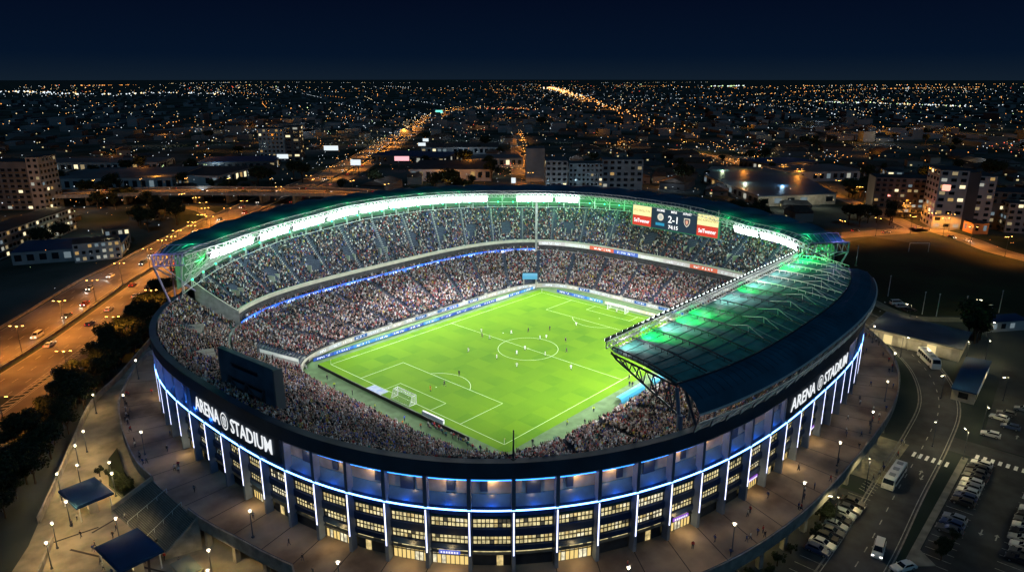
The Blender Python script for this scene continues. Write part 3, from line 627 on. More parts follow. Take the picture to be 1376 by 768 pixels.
fring(-1.2,-.1,6.1,7.5,navy,'facade_band'); fring(-1.2,-.1,3.3,4.3,navy,'facade_band'); fring(-1.2,-.1,2.5,2.62,conc_d,'facade_band')
fring(-.35,1.15,17.8,20.5,slate,'parapet'); fring(-.6,1.0,17.45,17.8,mat('soffit_steel',(.3,.32,.36),.4,.4),'parapet_soffit_edge')
fring(-1.8,-.35,17.2,17.6,conc_d,'soffit',n=168)
# core wall behind
q=MB(); lo=[];hi=[]
for k in range(337): s=FC.L*k/336; a=FC.at(s,-1.3); lo.append((a[0],a[1],0)); hi.append((a[0],a[1],11.7))
q.strip(lo,hi,mat('core_wall',(.03,.035,.045),.7,var=.2,vscale=.2)); q.build('core_wall',ST)
recess=mat('recess_wall',(.42,.33,.24),.8,var=.25,vscale=.35)
fring(-1.9,-1.75,13.0,17.2,recess,'recess_wall')
deckb=mat('balcony_blue_panel',(.05,.12,.26),.25,var=.25,vscale=.3)
q=MB(); A_=[];B_=[];C_=[]
for k in range(337):
    s=FC.L*k/336; a=FC.at(s,.15);b_=FC.at(s,-1.5);c=FC.at(s,-1.75); A_.append((a[0],a[1],11.95));B_.append((b_[0],b_[1],13.15));C_.append((c[0],c[1],13.2))
q.strip(A_,B_,deckb);q.strip(B_,C_,deckb);q.build('balcony_slope',ST)
fring(.92,1.16,11.70,11.86,neon,'neon_line')
fring(-.9,-.2,16.55,17.0,mat('beam_blue',(.06,.12,.3),.4),'soffit_beam')
fring(-.2,-.05,16.58,16.78,emat('cyan_neon',(.03,.25,1.0),4.0,True),'soffit_neon')
# fins: one per bay
def fin(i):
    s=zs(i); q=MB(); c=FC.at(s,.35); a=math.atan2(c[3],c[2]); q.box((c[0],c[1],9.0),(.62,1.5,17.9),fin_m,rz=a)
    o=q.build('facade_column',ST); q=MB(); z0=3.2; d=FC.at(s,1.13); q.box((d[0],d[1],(z0+11.4)/2),(.2,.06,11.4-z0),neonw,rz=a); q.build('light_strip',o)
for i in range(-NB//2,NB//2): fin(i)
# windows
winmats=[emat('window_warm',(1,.84,.42),.85),emat('window_pale',(1,.90,.60),.98),emat('window_cool',(.62,.8,.78),.38),mat('window_dim',(.03,.035,.04),.15,emit=(.5,.45,.3),es=.12,spec=.7),emat('window_amber',(1,.76,.32),.75)]
WINS=True
citym=[emat('flat_window_warm',(1,.78,.42),.30),emat('flat_window_pale',(.95,.95,.8),.38),emat('flat_window_amber',(1,.62,.22),.42),emat('flat_window_cool',(.6,.8,.9),.22),emat('flat_window_bright',(1,.85,.5),1.3)]
for m_ in winmats:   # uneven interiors behind the glass
    if m_.name.startswith('window_dim'): continue
    nt=m_.node_tree; b=nt.nodes['Principled BSDF']; tc=nt.nodes.new('ShaderNodeTexCoord'); n=nt.nodes.new('ShaderNodeTexNoise'); n.inputs['Scale'].default_value=1.1; n.inputs['Detail'].default_value=3; nt.links.new(tc.outputs['Object'],n.inputs['Vector'])
    mr=nt.nodes.new('ShaderNodeMapRange'); mr.inputs[1].default_value=.32; mr.inputs[2].default_value=.68; base=b.inputs['Emission Strength'].default_value; mr.inputs[3].default_value=base*.4; mr.inputs[4].default_value=base*1.3; nt.links.new(n.outputs['Fac'],mr.inputs[0]); nt.links.new(mr.outputs[0],b.inputs['Emission Strength'])
mull=mat('mullion',(.02,.022,.026),.5)
def bay_windows(i):
    s0,s1=zs(i)+.4,zs(i+1)-.4; rr=random.Random(i*7+3); bias=rr.random()
    cool=-80<angd(i%NB)<-40 or 150<angd(i%NB)
    for (z0,z1,rows) in ((7.55,9.25,2),(4.35,6.05,2)):
        q=MB(); n=9
        for r_ in range(rows):
            for k in range(n):
                a=FC.at(s0+(s1-s0)*k/n,-.62);b_=FC.at(s0+(s1-s0)*(k+1)/n,-.62); zz0=z0+(z1-z0)*r_/rows; zz1=z0+(z1-z0)*(r_+1)/rows
                w=rr.random(); main=winmats[2] if (cool and bias<.6) else winmats[0] if bias<.65 else winmats[1]
                m_=main if w<.80 else winmats[3] if (w<.86 or (cool and w<.93)) else winmats[4] if w<.95 else winmats[1]
                q.face([(a[0],a[1],zz0),(b_[0],b_[1],zz0),(b_[0],b_[1],zz1),(a[0],a[1],zz1)],m_)
        o=q.build('window',ST); q=MB()
        for k in range(n+1):
            a=FC.at(s0+(s1-s0)*k/n,-.55); q.box((a[0],a[1],(z0+z1)/2),(.15,.10,z1-z0),mull,rz=math.atan2(a[3],a[2]))
        for r_ in range(rows+1):
            a=FC.at((s0+s1)/2,-.52); q.box((a[0],a[1],z0+(z1-z0)*r_/rows),(s1-s0,.1,.14),mull,rz=math.atan2(a[3],a[2]))
        q.build('window_frame',o)
LIT={-3,-2,-8,1,4,7,9,-5,-12,11,-17}
def ground_floor(i):
    s0,s1=zs(i)+.4,zs(i+1)-.4; q=MB(); rr=random.Random(i); lit=i in LIT; n=8
    A_=lambda s,z,o=-.7: (*FC.at(s,o)[:2],z)
    if lit:
        for k in range(n):
            a,b_=s0+(s1-s0)*k/n,s0+(s1-s0)*(k+1)/n
            for z0,z1 in ((0.05,1.9),(1.95,2.5)): q.face([A_(a,z0),A_(b_,z0),A_(b_,z1),A_(a,z1)],emat('lobby_glow',(1,.72,.25),.95) if rr.random()<.75 else winmats[1])
        for k in range(n+1): a=FC.at(s0+(s1-s0)*k/n,-.6); q.box((a[0],a[1],1.27),(.12,.12,2.45),mull,rz=math.atan2(a[3],a[2]))
        a=FC.at((s0+s1)/2,-.6); q.box((a[0],a[1],1.92),(s1-s0,.14,.12),mull,rz=math.atan2(a[3],a[2]))
    else:
        q.face([A_(s0,.02),A_(s1,.02),A_(s1,2.5),A_(s0,2.5)],MATS['shutter'] if 'shutter' in MATS else mat('shutter',(.012,.018,.03),.5,var=.3,vscale=.7))
        if rr.random()<.4: m_=s0+(s1-s0)*rr.uniform(.2,.7); q.face([A_(m_,.05,-.66),A_(m_+1.1,.05,-.66),A_(m_+1.1,2.2,-.66),A_(m_,2.2,-.66)],winmats[4])
    for k in range(n): 
        a,b_=s0+(s1-s0)*k/n,s0+(s1-s0)*(k+1)/n; q.face([A_(a,2.66),A_(b_,2.66),A_(b_,3.28),A_(a,3.28)],winmats[0] if rr.random()<.8 else winmats[3])
    q.build('entrance_bay',ST)
    if lit:
        if i in (-2,4,7,11):
            q=MB(); c=FC.at((s0+s1)/2,.1); q.box((c[0],c[1],2.95),(3.6,.2,.62),emat('sign_blue',(.10,.16,.75),.9) if i==-2 else emat('sign_purple',(.32,.10,.70),.9),rz=math.atan2(c[3],c[2]))
            for k in range(7): e=FC.at((s0+s1)/2-1.35+k*.45,.23); q.box((e[0],e[1],2.95),(.26,.04,.34),emat('sign_white',(.9,.9,1),1.1),rz=math.atan2(c[3],c[2]))
            q.build('entrance_sign',ST)
        p=FC.at((s0+s1)/2,1.6); lamp('entrance_light','POINT',(p[0],p[1],2.2),330,(1,.72,.32),ST,.3)
for i in sorted(near,key=lambda i:abs(i)):
    ground_floor(i)
    if -23<=i<=22: bay_windows(i)
# recess: doors and openings, blue blocks, beige light, struts
for i in near:
    rr=random.Random(i+50); s0,s1=zs(i),zs(i+1); sm=(s0+s1)/2; q=MB()
    a=FC.at(sm+rr.uniform(-1.5,1.5),-1.65); 
    if i%3==0: q.box((a[0],a[1],15.0),(2.4,.4,3.6),mat('recess_block',(.02,.03,.06),.6),rz=math.atan2(a[3],a[2]))
    else: q.box((a[0],a[1],14.8),(1.2,.3,2.2),MATS.get('recess_block') or mat('recess_block',(.02,.03,.06),.6),rz=math.atan2(a[3],a[2]))
    b0=P3(s0+.4,-.5,17.0); b1=P3(s0+2.4,-1.7,15.6); q.tube(b0,b1,.14,MATS['beam_blue'])
    q.build('concourse_door',ST)
    blue=rr.random()<.0
    p=FC.at(sm,-.9); lamp('concourse_light','POINT',(p[0],p[1],15.9),(70 if angd(i%NB)>165 else 240),(1,.66,.34),ST,.15)
    p=FC.at(sm,.75); lamp('blue_light','POINT',(p[0],p[1],12.40),95,(.02,.24,1),ST,.1)
    if angd(i%NB)>150 or angd(i%NB)<-178 : 
        p=FC.at(sm,1.5); lamp('blue_light','POINT',(p[0],p[1],13.6),210,(.03,.2,1),ST,.2)
# name signs
letter=emat('sign_letter',(.93,.97,1),.95)
def text_mesh(txt,size,m_,name='text',depth=.0,bold=0.0,align='LEFT'):
    cu=bpy.data.curves.new(name,'FONT'); cu.body=txt; cu.size=size; cu.extrude=depth; cu.offset=bold; cu.align_x=align; cu.resolution_u=2
    o=bpy.data.objects.new(name,cu); COL.objects.link(o); dg=bpy.context.evaluated_depsgraph_get(); dg.update(); me=bpy.data.meshes.new_from_object(o.evaluated_get(dg)); bpy.data.objects.remove(o)
    me.materials.clear(); me.materials.append(m_); return me
def wrap(me,sc,z0,off,sx_=1.0):
    for v in me.vertices:
        x,y,z=v.co; p=FC.at(sc+x*sx_,off+z); v.co=(p[0],p[1],z0+y)
    me.update()
def sign(qc,span,h,z0,off,label):
    sg=bpy.data.objects.new('name_sign',None); COL.objects.link(sg); sg.parent=ST
    q=MB(); fring(.8,off-.15,12.7,17.9,slate,'',q=q,q0=qc-span/2-2.0,q1=qc+span/2+2.0,n=24); q.build('sign_panel',sg)
    g=h*.36; parts=[]
    a=text_mesh('ARENA',h/.72,letter,bold=.028,depth=.05); b_=text_mesh('STADIUM',h/.72,letter,bold=.028,depth=.05)
    wa=max(v.co.x for v in a.vertices); wb=max(v.co.x for v in b_.vertices); tot=wa+g+h*1.15+g+wb; k=span/tot
    wrap(a,qc-span/2,z0,off,k); wrap(b_,qc-span/2+(wa+2*g+h*1.15)*k,z0,off,k)
    o=link('lettering',a,sg); o=link('lettering',b_,sg)
    q=MB(); cxl=qc-span/2+(wa+g+h*.575)*k; n=36
    for r0,r1 in ((h*.50,h*.60),): 
        A_=[];B_=[]
        for j in range(n+1):
            t=2*PI*j/n; A_.append(P3(cxl+r0*math.cos(t)*k,off+.08,z0+h/2+r0*math.sin(t))); B_.append(P3(cxl+r1*math.cos(t)*k,off+.08,z0+h/2+r1*math.sin(t)))
        q.strip(B_,A_,letter)
    def bar(u0,v0,u1,v1,w):
        dx,dy=u1-u0,v1-v0; l=math.hypot(dx,dy); nx,ny=-dy/l*w/2,dx/l*w/2
        q.face([P3(cxl+(u+a_)*h*k,off+.08,z0+h/2+(v+b2)*h) for u,v,a_,b2 in ((u0,v0,-nx,-ny),(u1,v1,-nx,-ny),(u1,v1,nx,ny),(u0,v0,nx,ny))],letter)
    bar(-.24,-.26,-.24,.26,.085); bar(-.08,-.36,-.08,.34,.085); bar(.08,-.36,.08,.34,.085); bar(.24,-.26,.24,.26,.085); bar(-.30,.10,-.04,.34,.07); bar(.30,.10,.04,.34,.07); bar(-.26,-.2,0,-.38,.07); bar(.26,-.2,0,-.38,.07)
    q.build('emblem',sg)
qa=FC.near(-97,5.5); qb=FC.near(-93.6,-22.5); sign(qa+((qb-qa)%FC.L)/2,(qb-qa)%FC.L,3.05,14.2,1.35,'')
qa=FC.near(-17,-84); qb=FC.near(17,-83.7); sign((qa+qb)/2,abs(qb-qa),2.9,14.0,1.35,'')
# grey wall round the right sign
fring(-.9,.7,12.7,17.9,mat('grey_wall',(.10,.095,.10),.6,var=.15,vscale=.3),'facade_upper_wall',q0=FC.near(6,-84)+24,q1=FC.near(60,-76),n=60)
fring(-.9,.5,12.7,17.9,slate,'facade_upper_wall',q0=FC.near(-95.8,13),q1=FC.near(-95.8,13)+7,n=12)

# ================================================================== FAR ROOF
RA,RB=-40.0,143.5; NR=184
def sl(d): return interp(d,[-40,-33,-25,100,115,128,137,143.5],[.885,.845,.80,.79,.80,.835,.875,.945])
def rl(d,ds,dz): return rp(d,sl(d)+ds,dz)
def rp(d,sc,dz): x,y=se(R(d),96*sc,84*sc,2.7); return (x,y,zroof(d)+dz)
q=MB(); nrow=[0,.22,.48,.74,1]; grid=[]
for k in range(NR*2+1):
    d=RA+(RB-RA)*k/(NR*2); w=abs(math.sin(k*PI/14)); grid.append([rp(d,sl(d)+(1.015-sl(d))*u,-.1+.6*w*u+.5*math.sin(PI*u)) for u in nrow])
for k in range(len(grid)-1):
    for j in range(4):
        a,b_,c,e_=grid[k][j],grid[k+1][j],grid[k+1][j+1],grid[k][j+1]; q.face([a,e_,c,b_],roofm)
o=q.build('roof_membrane',ST)
under=mat('roof_underside',(.16,.24,.20),.6,var=.1,vscale=.2)
q=MB()
for k in range(len(grid)-1):
    for j in range(4):
        a,b_,c,e_=[(p[0],p[1],p[2]-.35) for p in (grid[k][j],grid[k+1][j],grid[k+1][j+1],grid[k][j+1])]; q.face([a,b_,c,e_],under)
q.build('roof_lining',ST)
# truss along leading edge
q=MB(); NT=150; ch=[]
for k in range(NT+1):
    d=RA+(RB-RA)*k/NT; ch.append((rl(d,-.005,-1.5),rl(d,-.005,.0),rl(d,.028,.5),rl(d,.028,-.9)))
for k in range(NT):
    for j in range(4): q.tube(ch[k][j],ch[k+1][j],.11 if j!=1 else .17,steel,5)
    q.tube(ch[k][0],ch[k+1][1],.09,steel,4); q.tube(ch[k][1],ch[k][0],.09,steel,4); q.tube(ch[k][1],ch[k+1][2],.08,steel,4); q.tube(ch[k][2],ch[k][3],.08,steel,4); q.tube(ch[k][2],ch[k+1][3],.07,steel,4)
q.build('roof_truss',ST)
# gantry below: posts and rails from the stand back to the roof
q=MB(); 
for k in range(0,47):
    d=RA+.5+(RB-RA-1)*k/46; a=se(R(d),*T_FAR['f1']); zt=ztop(d)+.6; b_=rp(d,.955,-.2); top=rl(d,.01,-.4); q.tube((a[0]*.99,a[1]*.99,zt),b_,.16,steel,5); q.tube((a[0]*.99,a[1]*.99,zt+2),top,.13,steel,5); q.tube((a[0]*.985,a[1]*.985,zt+.2),(a[0]*.985,a[1]*.985,zt+3.2),.12,steel,5)
for h in (.9,3.0):
    A_=[]
    for k in range(121): d=RA+(RB-RA)*k/120; a=se(R(d),*T_FAR['f1']); A_.append((a[0]*.985,a[1]*.985,ztop(d)+h))
    for k in range(120): q.tube(A_[k],A_[k+1],.10,steel,4)
q.build('roof_support',ST)
# translucent back cladding between stand and roof
clad=mat('rear_cladding',(.07,.16,.10),.5,var=.1,vscale=.3)
q=MB(); A_=[];B_=[]
for k in range(141):
    d=-39+180.5*k/140; a=se(R(d),92.6,82,2.85); p=rp(d,.98,-.3); A_.append((a[0],a[1],ztop(d)+1.1)); B_.append(p)
q.strip(A_,B_,clad); q.build('rear_cladding',ST)
# floodlight banks on the leading edge
def bank(d0,d1,name='floodlight_bank'):
    q=MB(); l=abs(d1-d0); n=max(1,int(l*1.45/2.0))
    for k in range(n):
        a=d0+(d1-d0)*(k+.10)/n; b_=d0+(d1-d0)*(k+.90)/n; p0,p1=rl(a,-.016,-1.0),rl(b_,-.016,-1.0); r0,r1=rl(a,-.009,-3.0),rl(b_,-.009,-3.0)
        q.face([p0,p1,(r1[0],r1[1],r1[2]),(r0[0],r0[1],r0[2])],lampw)
    o=q.build(name,ST); q=MB()
    for k in range(n+1):
        a=d0+(d1-d0)*k/n; q.tube(rl(a,-.006,.0),rl(a,-.003,-3.1),.08,steel,4)
    q.strip([rl(d0+(d1-d0)*k/20,-.004,-1.0) for k in range(21)],[rl(d0+(d1-d0)*k/20,.004,-2.9) for k in range(21)],black); q.build('lamp_rack',o)
    return (d0+d1)/2
banks=[(140,131),(129.5,122),(121,112),(111,101),(100,90),(89,79),(78.5,70),(69.5,62),(61.5,53.5),(44.5,34),(33,26.5),(-22,-28.5),(-29,-38)]
for a,b_ in banks: bank(a,b_)
tgt=[(0,0,0)]
for a,b_ in banks:
    d=(a+b_)/2; p=rl(d,-.03,-3.0); pw=26000*abs(a-b_)/9
    x,y,z=p; aim=(x*.22+random.uniform(-8,8),y*.12,0); lamp('floodlight','SPOT',p,pw*1.9,(.98,.98,1),ST,.8,aim,105,.55)
for d in (20,5,-10): p=rl(d,-.03,-1.5); lamp('floodlight','SPOT',p,34000,(.98,.98,1),ST,.8,(0,0,0),100,.6)
# cool wash added for the upper tier, unseen sources under the roof
for k in range(13):
    d=-33+k*13.3; p=rl(d,.01,-3.4); a=se(R(d),84,75,3.2); lamp('stand_wash','SPOT',p,5000,(.62,.85,1),ST,.6,(a[0],a[1],19),150,.5)
# green wash lamps under roof, then added ones over its leading edge
for k in range(30):
    d=-38+k*6.15; g=.03
    p=rp(d,.915,-3.2); lamp('green_light','POINT',p,(1700 if 8<d<54 or d<-20 else 650),(.0,1,.10),ST,.3)
for k in range(28):
    d=-36+k*6.5
    if 95<d or d<-14 or (60<d): p=rl(d,.045,2.4); lamp('green_light','POINT',p,330 if d>60 else 520,(.01,1,.22),ST,.3)  # added above the edge, imitating green light coming through the membrane
for k in range(46):
    d=-38+k*3.95; a=se(R(d),*T_FAR['f1']); q=MB(); q.ball((a[0]*.98,a[1]*.98,ztop(d)+3.1),.28,emat('green_bulb',(.05,1,.4),5),6,4); q.build('green_lamp',ST)
q=MB()
for d0,d1,nn in ((128,143,9),(-39.5,-30,6)):
    for k in range(nn):
        a,b_=d0+(d1-d0)*k/nn,d0+(d1-d0)*(k+1)/nn; f=lambda d,u:Vector(rl(d,0,-.4)).lerp(Vector((*[c*.985 for c in se(R(d),*T_FAR['f1'])],ztop(d)+3.0)),u)
        for u0,u1 in ((0,.33),(.33,.66),(.66,1)): q.tube(f(a,u0),f(b_,u1),.09,steel,4); q.tube(f(b_,u0),f(a,u1),.09,steel,4); q.tube(f(a,u1),f(b_,u1),.11,steel,4)
        q.tube(f(a,0),f(a,1),.13,steel,4)
q.build('lattice_fascia',ST)
# end frames
pur=mat('purple_steel',(.32,.30,.48),.4,.3)
for d,sg in ((143.5,1),(-40,-1)):
    q=MB(); nn=7; top=[rp(d,sl(d)+(1.02-sl(d))*k/nn,.5) for k in range(nn+1)]; bot=[rp(d,sl(d)+(1.02-sl(d))*k/nn,-2.6) for k in range(nn+1)]; d2=d-sg*4; t2=[rp(d2,sl(d2)+(1.02-sl(d2))*k/nn,.9) for k in range(nn+1)]
    for k in range(nn): q.tube(top[k],top[k+1],.2,pur); q.tube(bot[k],bot[k+1],.2,pur); q.tube(top[k],bot[k+1],.14,pur); q.tube(top[k],bot[k],.14,pur); q.tube(top[k],t2[k+1],.14,pur); q.tube(t2[k],t2[k+1],.14,pur)
    foot=se(R(d-sg*1.5),96,84,2.7); q.tube(bot[nn],(foot[0],foot[1],19),.28,pur); f2=se(R(d-sg*6),93,81,2.7); q.tube(bot[nn],(f2[0],f2[1],21),.2,pur); q.tube(bot[nn-2],(f2[0],f2[1],21),.2,pur); q.tube(top[nn],bot[nn],.22,pur)
    q.build('end_frame',ST); p=top[nn]; lamp('violet_light','POINT',(p[0]*1.0-1,p[1]*1.0-sg*2,p[2]+3),900,(.45,.4,1),ST,.3)
for d in (139,-36.5):  # outer struts down to the parapet
    q=MB(); a=se(R(d),97,85,2.7); q.tube((a[0],a[1],18),rp(d,1.01,-.4),.22,pur); q.build('outer_strut',ST)

# ================================================================== RIGHT ROOF
def lead(t): return Vector((-43+98.5*t,-58.8+.9*math.sin(PI*t)*0,28.0))
rc=Curve(96*.955,84*.955,2.7); qs0=rc.near(-48.3,-80); qs1=rc.near(57,-75)
def ridge(t): s=qs0+(qs1-qs0)*t; return Vector((float(np.interp(s,rc.s,rc.x)),float(np.interp(s,rc.s,rc.y)),27.2))
oc=Curve(96*1.03,84*1.03,2.7); qo0=oc.near(-50.5,-83.5); qo1=oc.near(60,-77)
def outer(t): s=qo0+(qo1-qo0)*t; return Vector((float(np.interp(s,oc.s,oc.x)),float(np.interp(s,oc.s,oc.y)),24.4-1.5*(t>2)))
q=MB(); NX=52
for side,dz in ((0,0),(1,-.3)):
    for k in range(NX):
        for j in range(8):
            def pt(t,u): return lead(t).lerp(ridge(t),u)+Vector((0,0,dz+.5*math.sin(PI*u)))
            a,b_,c,e_=pt(k/NX,j/8),pt((k+1)/NX,j/8),pt((k+1)/NX,(j+1)/8),pt(k/NX,(j+1)/8); q.face([a,b_,c,e_][::-1] if side==0 else [a,b_,c,e_],roofn if side==0 else under)
RR=q.build('right_roof_panel',ST)
q=MB(); prof=[(0,0.0),(.35,-.15),(.75,-1.0),(1,-2.8)]
def bandp(t,u,dz): r_=ridge(t); o_=outer(t); p=r_.lerp(o_,u); p.z=27.2+dz; return p
for k in range(NX):
    for j in range(3):
        (u0,z0),(u1,z1)=prof[j],prof[j+1]; q.face([bandp(k/NX,u0,z0),bandp(k/NX,u1,z1),bandp((k+1)/NX,u1,z1),bandp((k+1)/NX,u0,z0)],roofb)
q.build('right_roof_band',ST)
q=MB()
for k in range(NX): q.tube(ridge(k/NX)+Vector((0,0,.12)),ridge((k+1)/NX)+Vector((0,0,.12)),.22,dsteel,5)
q.build('roof_gutter',ST); q=MB()
for k in range(NX): q.tube(outer(k/NX),outer((k+1)/NX),.22,steel,5)
q.build('eaves_pipe',ST)
q=MB()
for k in range(27):  # rails of small gear along the outer edge, above parapet
    a,b_=outer(k/27),outer((k+1)/27); a.z=b_.z=22.9; q.tube(a,b_,.14,steel,4); c=outer(k/27); q.tube((c.x*.985,c.y*.985,20.4),c,.14,dsteel,4); q.tube((c.x*.985,c.y*.985,20.4),b_,.1,steel,4)
q.build('eaves_bracket',ST)
q=MB()
for u in (.14,.28,.42,.56,.70,.84):
    for k in range(NX):
        f=lambda t:lead(t).lerp(ridge(t),u)+Vector((0,0,.5*math.sin(PI*u)+.03)); q.tube(f(k/NX),f((k+1)/NX),.045,dsteel,4)
for k in range(57):
    t=k/56; q.tube(bandp(t,.02,.0),bandp(t,.35,-.12),.04,dsteel,4); q.tube(bandp(t,.35,-.12),bandp(t,.75,-.97),.04,dsteel,4)
    if k%2: q.tube(lead(t)+Vector((0,0,.03)),lead(t).lerp(ridge(t),.5)+Vector((0,0,.53)),.035,dsteel,4); q.tube(lead(t).lerp(ridge(t),.5)+Vector((0,0,.53)),ridge(t)+Vector((0,0,.03)),.035,dsteel,4)
q.build('roof_seams',ST)
# cross trusses
NTR=14
for k in range(NTR+1):
    t=k/NTR; q=MB(); a=lead(t); b_=ridge(t); m_=dsteel if k<9 else steel; up=Vector((0,0,.75)); pts_=[a.lerp(b_,j/12)+up+Vector((0,0,.5*math.sin(PI*j/12))) for j in range(13)]
    for j in range(12): q.tube(pts_[j],pts_[j+1],.15 if k<9 else .11,m_,4)
    for j in range(0,12): q.tube(pts_[j],pts_[j]-Vector((0,0,.7)),.07,m_,4)
    apx=a.lerp(b_,.74)+Vector((0,0,2.6))
    if 3<k<NTR: q.tube(pts_[6],apx,.085,steel,4); q.tube(apx,pts_[11],.085,steel,4); q.tube(apx,pts_[9],.08,steel,4); q.tube(apx,ridge(min(1,t+.03))+Vector((0,0,.3)),.07,steel,4)
    q.build('roof_rib',ST)
# lead gantry
q=MB()
for k in range(80):
    t0,t1=k/80,(k+1)/80
    for dy,dz in ((0,.2),(0,1.5),(1.5,.1),(1.5,1.4)): q.tube(lead(t0)+Vector((0,dy,dz)),lead(t1)+Vector((0,dy,dz)),.13,steel,5)
    q.tube(lead(t0)+Vector((0,0,.2)),lead(t0)+Vector((0,1.5,1.4)),.09,steel,4); q.tube(lead(t0)+Vector((0,1.5,.1)),lead(t0)+Vector((0,1.5,1.4)),.09,steel,4); q.tube(lead(t0)+Vector((0,1.5,1.4)),lead(t1)+Vector((0,1.5,.1)),.07,steel,4)
q.build('lighting_gantry',ST)
for k in range(12): p=lead((k+.5)/12); lamp('gantry_fill','POINT',(p.x,p.y-.3,p.z+3.0),260,(.95,1,.97),ST,.2)  # added fill to brighten rails and rib ends, no fitting behind it
gl_=emat('gantry_lamp',(.9,1,.98),3)
for k in range(48):
    t=(k+.5)/48; p=lead(t); q=MB(); q.box((p.x,p.y+1.9,p.z+1.6),(1.35,.45,.7),black); q.box((p.x,p.y+1.62,p.z+1.98),(.5,.35,.06),gl_ if k>5 else mat('gantry_dim',(.1,.1,.1),.4)); q.box((p.x,p.y+2.16,p.z+1.6),(1.2,.06,.6),lampw); q.build('gantry_floodlight',ST)
for k in range(9):
    t=(k+.5)/9; p=lead(t)+Vector((0,2.4,1.6)); lamp('floodlight','SPOT',p,48000,(.98,.98,1),ST,.8,(p.x*.5,10+6*(k%3),0),112,.5)
# pools of light thrown back on the roof by small lamps on the gantry
for t,cg,pw in ((.02,'w',1500),(.10,'g',2300),(.17,'w',2300),(.24,'g',1800),(.30,'g',1500),(.42,'w',2300),(.47,'w',1700),(.55,'g',1500),(.60,'w',1900),(.66,'w',1900),(.75,'w',1500),(.82,'g',1700),(.86,'w',1300),(.93,'g',1900),(.97,'g',1500)):
    p=lead(t)+Vector((0,-.6,3.2)); c=(1,.90,.78) if cg=='w' else (.0,1,.12); lamp('roof_wash_light','SPOT',p,pw*(1.9 if cg=='w' else 5.0),c,ST,.25,lead(t).lerp(ridge(t),.13)+Vector((3,0,0)),104,.9)
# truss along the near end, and its support
for t,nm in ((0,'end_truss'),(1,'end_truss')):
    q=MB(); a=lead(t)+Vector((-.4 if t==0 else .4,0,-.1)); b_=ridge(t); foot=Vector((-47.6,-76.5,20.2)) if t==0 else Vector((58,-72,20.2)); n=9; top=[a.lerp(b_,j/n)+Vector((0,0,-.35)) for j in range(n+1)]; bot=[(a+Vector((0,-1.2,-1.2))).lerp(foot+Vector((0,0,1.5)),j/n) for j in range(n+1)]
    for j in range(n): q.tube(top[j],top[j+1],.2,dsteel); q.tube(bot[j],bot[j+1],.22,dsteel); q.tube(top[j],bot[j+1] if j%2 else bot[j],.12,dsteel,5); q.tube(bot[j],top[j+1],.12,dsteel,5)
    q.tube(a,bot[0],.2,dsteel); q.tube(foot+Vector((0,0,1.8)),foot+Vector((0,0,-2)),.55,fin_m,8); q.tube(foot+Vector((0,-.3,-2)),b_+Vector((0,0,-.6)),.4,fin_m,8); q.tube(foot+Vector((1.5,-2.8,-1)),b_+Vector((1,-1,-.8)),.3,fin_m,8)
    q.build(nm,ST)
for k in range(12):  # columns below the roof, seen under its edge
    t=(k+.5)/12; r_=ridge(t); q=MB(); q.tube((r_.x*.99,r_.y*.99,18.6),(r_.x,r_.y,27),.3,fin_m,8); q.build('roof_column',ST)
for k in range(7): t=(k+.5)/7; p=lead(t).lerp(ridge(t),.55); lamp('stand_wash','POINT',(p.x,p.y,25.5),1500,(1,.95,.85),ST,.4)

# ================================================================== SCOREBOARDS
def flat_text(txt,size,m_,cx_,cy_,par,name='lettering',bold=0,sx_=1.0):
    me=text_mesh(txt,size,m_,bold=bold,align='CENTER'); w=[v.co for v in me.vertices]; my=(max(v.y for v in w)+min(v.y for v in w))/2
    for v in me.vertices: v.co=(v.co.x*sx_+cx_,-.32,v.co.y-my+cy_)
    me.update(); return link(name,me,par)
ul=G(850,272,33); a=Vector((77.5,14.3,0)); b_=Vector((75.6,-22.6,0)); wdt=(b_-a).length; mid=(a+b_)/2; rz=math.atan2(b_.y-a.y,b_.x-a.x)
SB=empty('scoreboard',(mid.x,mid.y,24.8),rz,label='long video scoreboard showing 2-1 and 74:15 hanging from the far roof edge',cat='scoreboard')
H=8.0
q=MB(); q.box((0,.35,H/2),(wdt,1.0,H),mat('board_case',(.03,.06,.05),.5)); q.build('casing',SB)
q=MB(); e_=emat('frame_green',(.05,.45,.2),.5)
for x0,x1,z0,z1 in ((-wdt/2,wdt/2,-.15,.1),(-wdt/2,wdt/2,H-.1,H+.15),(-wdt/2-.25,-wdt/2+.35,0,H),(wdt/2-.35,wdt/2+.25,0,H)): q.box(((x0+x1)/2,-.2,(z0+z1)/2),(x1-x0,.24,z1-z0),e_)
q.build('frame',SB)
def panel(x0,x1,z0,z1,m_,y=-.22): 
    q=MB(); q.face([(x0,y,z0),(x1,y,z0),(x1,y,z1),(x0,y,z1)],m_); return q.build('screen',SB)
sy=emat('screen_yellow',(1,.90,.40),1.15); sr=emat('screen_red',(.85,.055,.03),.85); sn=emat('screen_navy',(.008,.03,.06),.9); st_=emat('screen_teal',(.02,.35,.6),.9); tw=emat('screen_white',(1,1,1),1.3); tg=emat('text_olive',(.30,.24,.05),.8)
hx=wdt/2; pw=wdt*.225
panel(-hx+.4,-hx+.4+pw,H*.5,H-.1,sy); panel(-hx+.4,-hx+.4+pw,.15,H*.5-.05,sr); panel(hx-.4-pw,hx-.4,H*.5,H-.1,sy); panel(hx-.4-pw,hx-.4,.15,H*.5-.05,sr); panel(-hx+.7+pw,hx-.7-pw,.1,H-.1,sn)
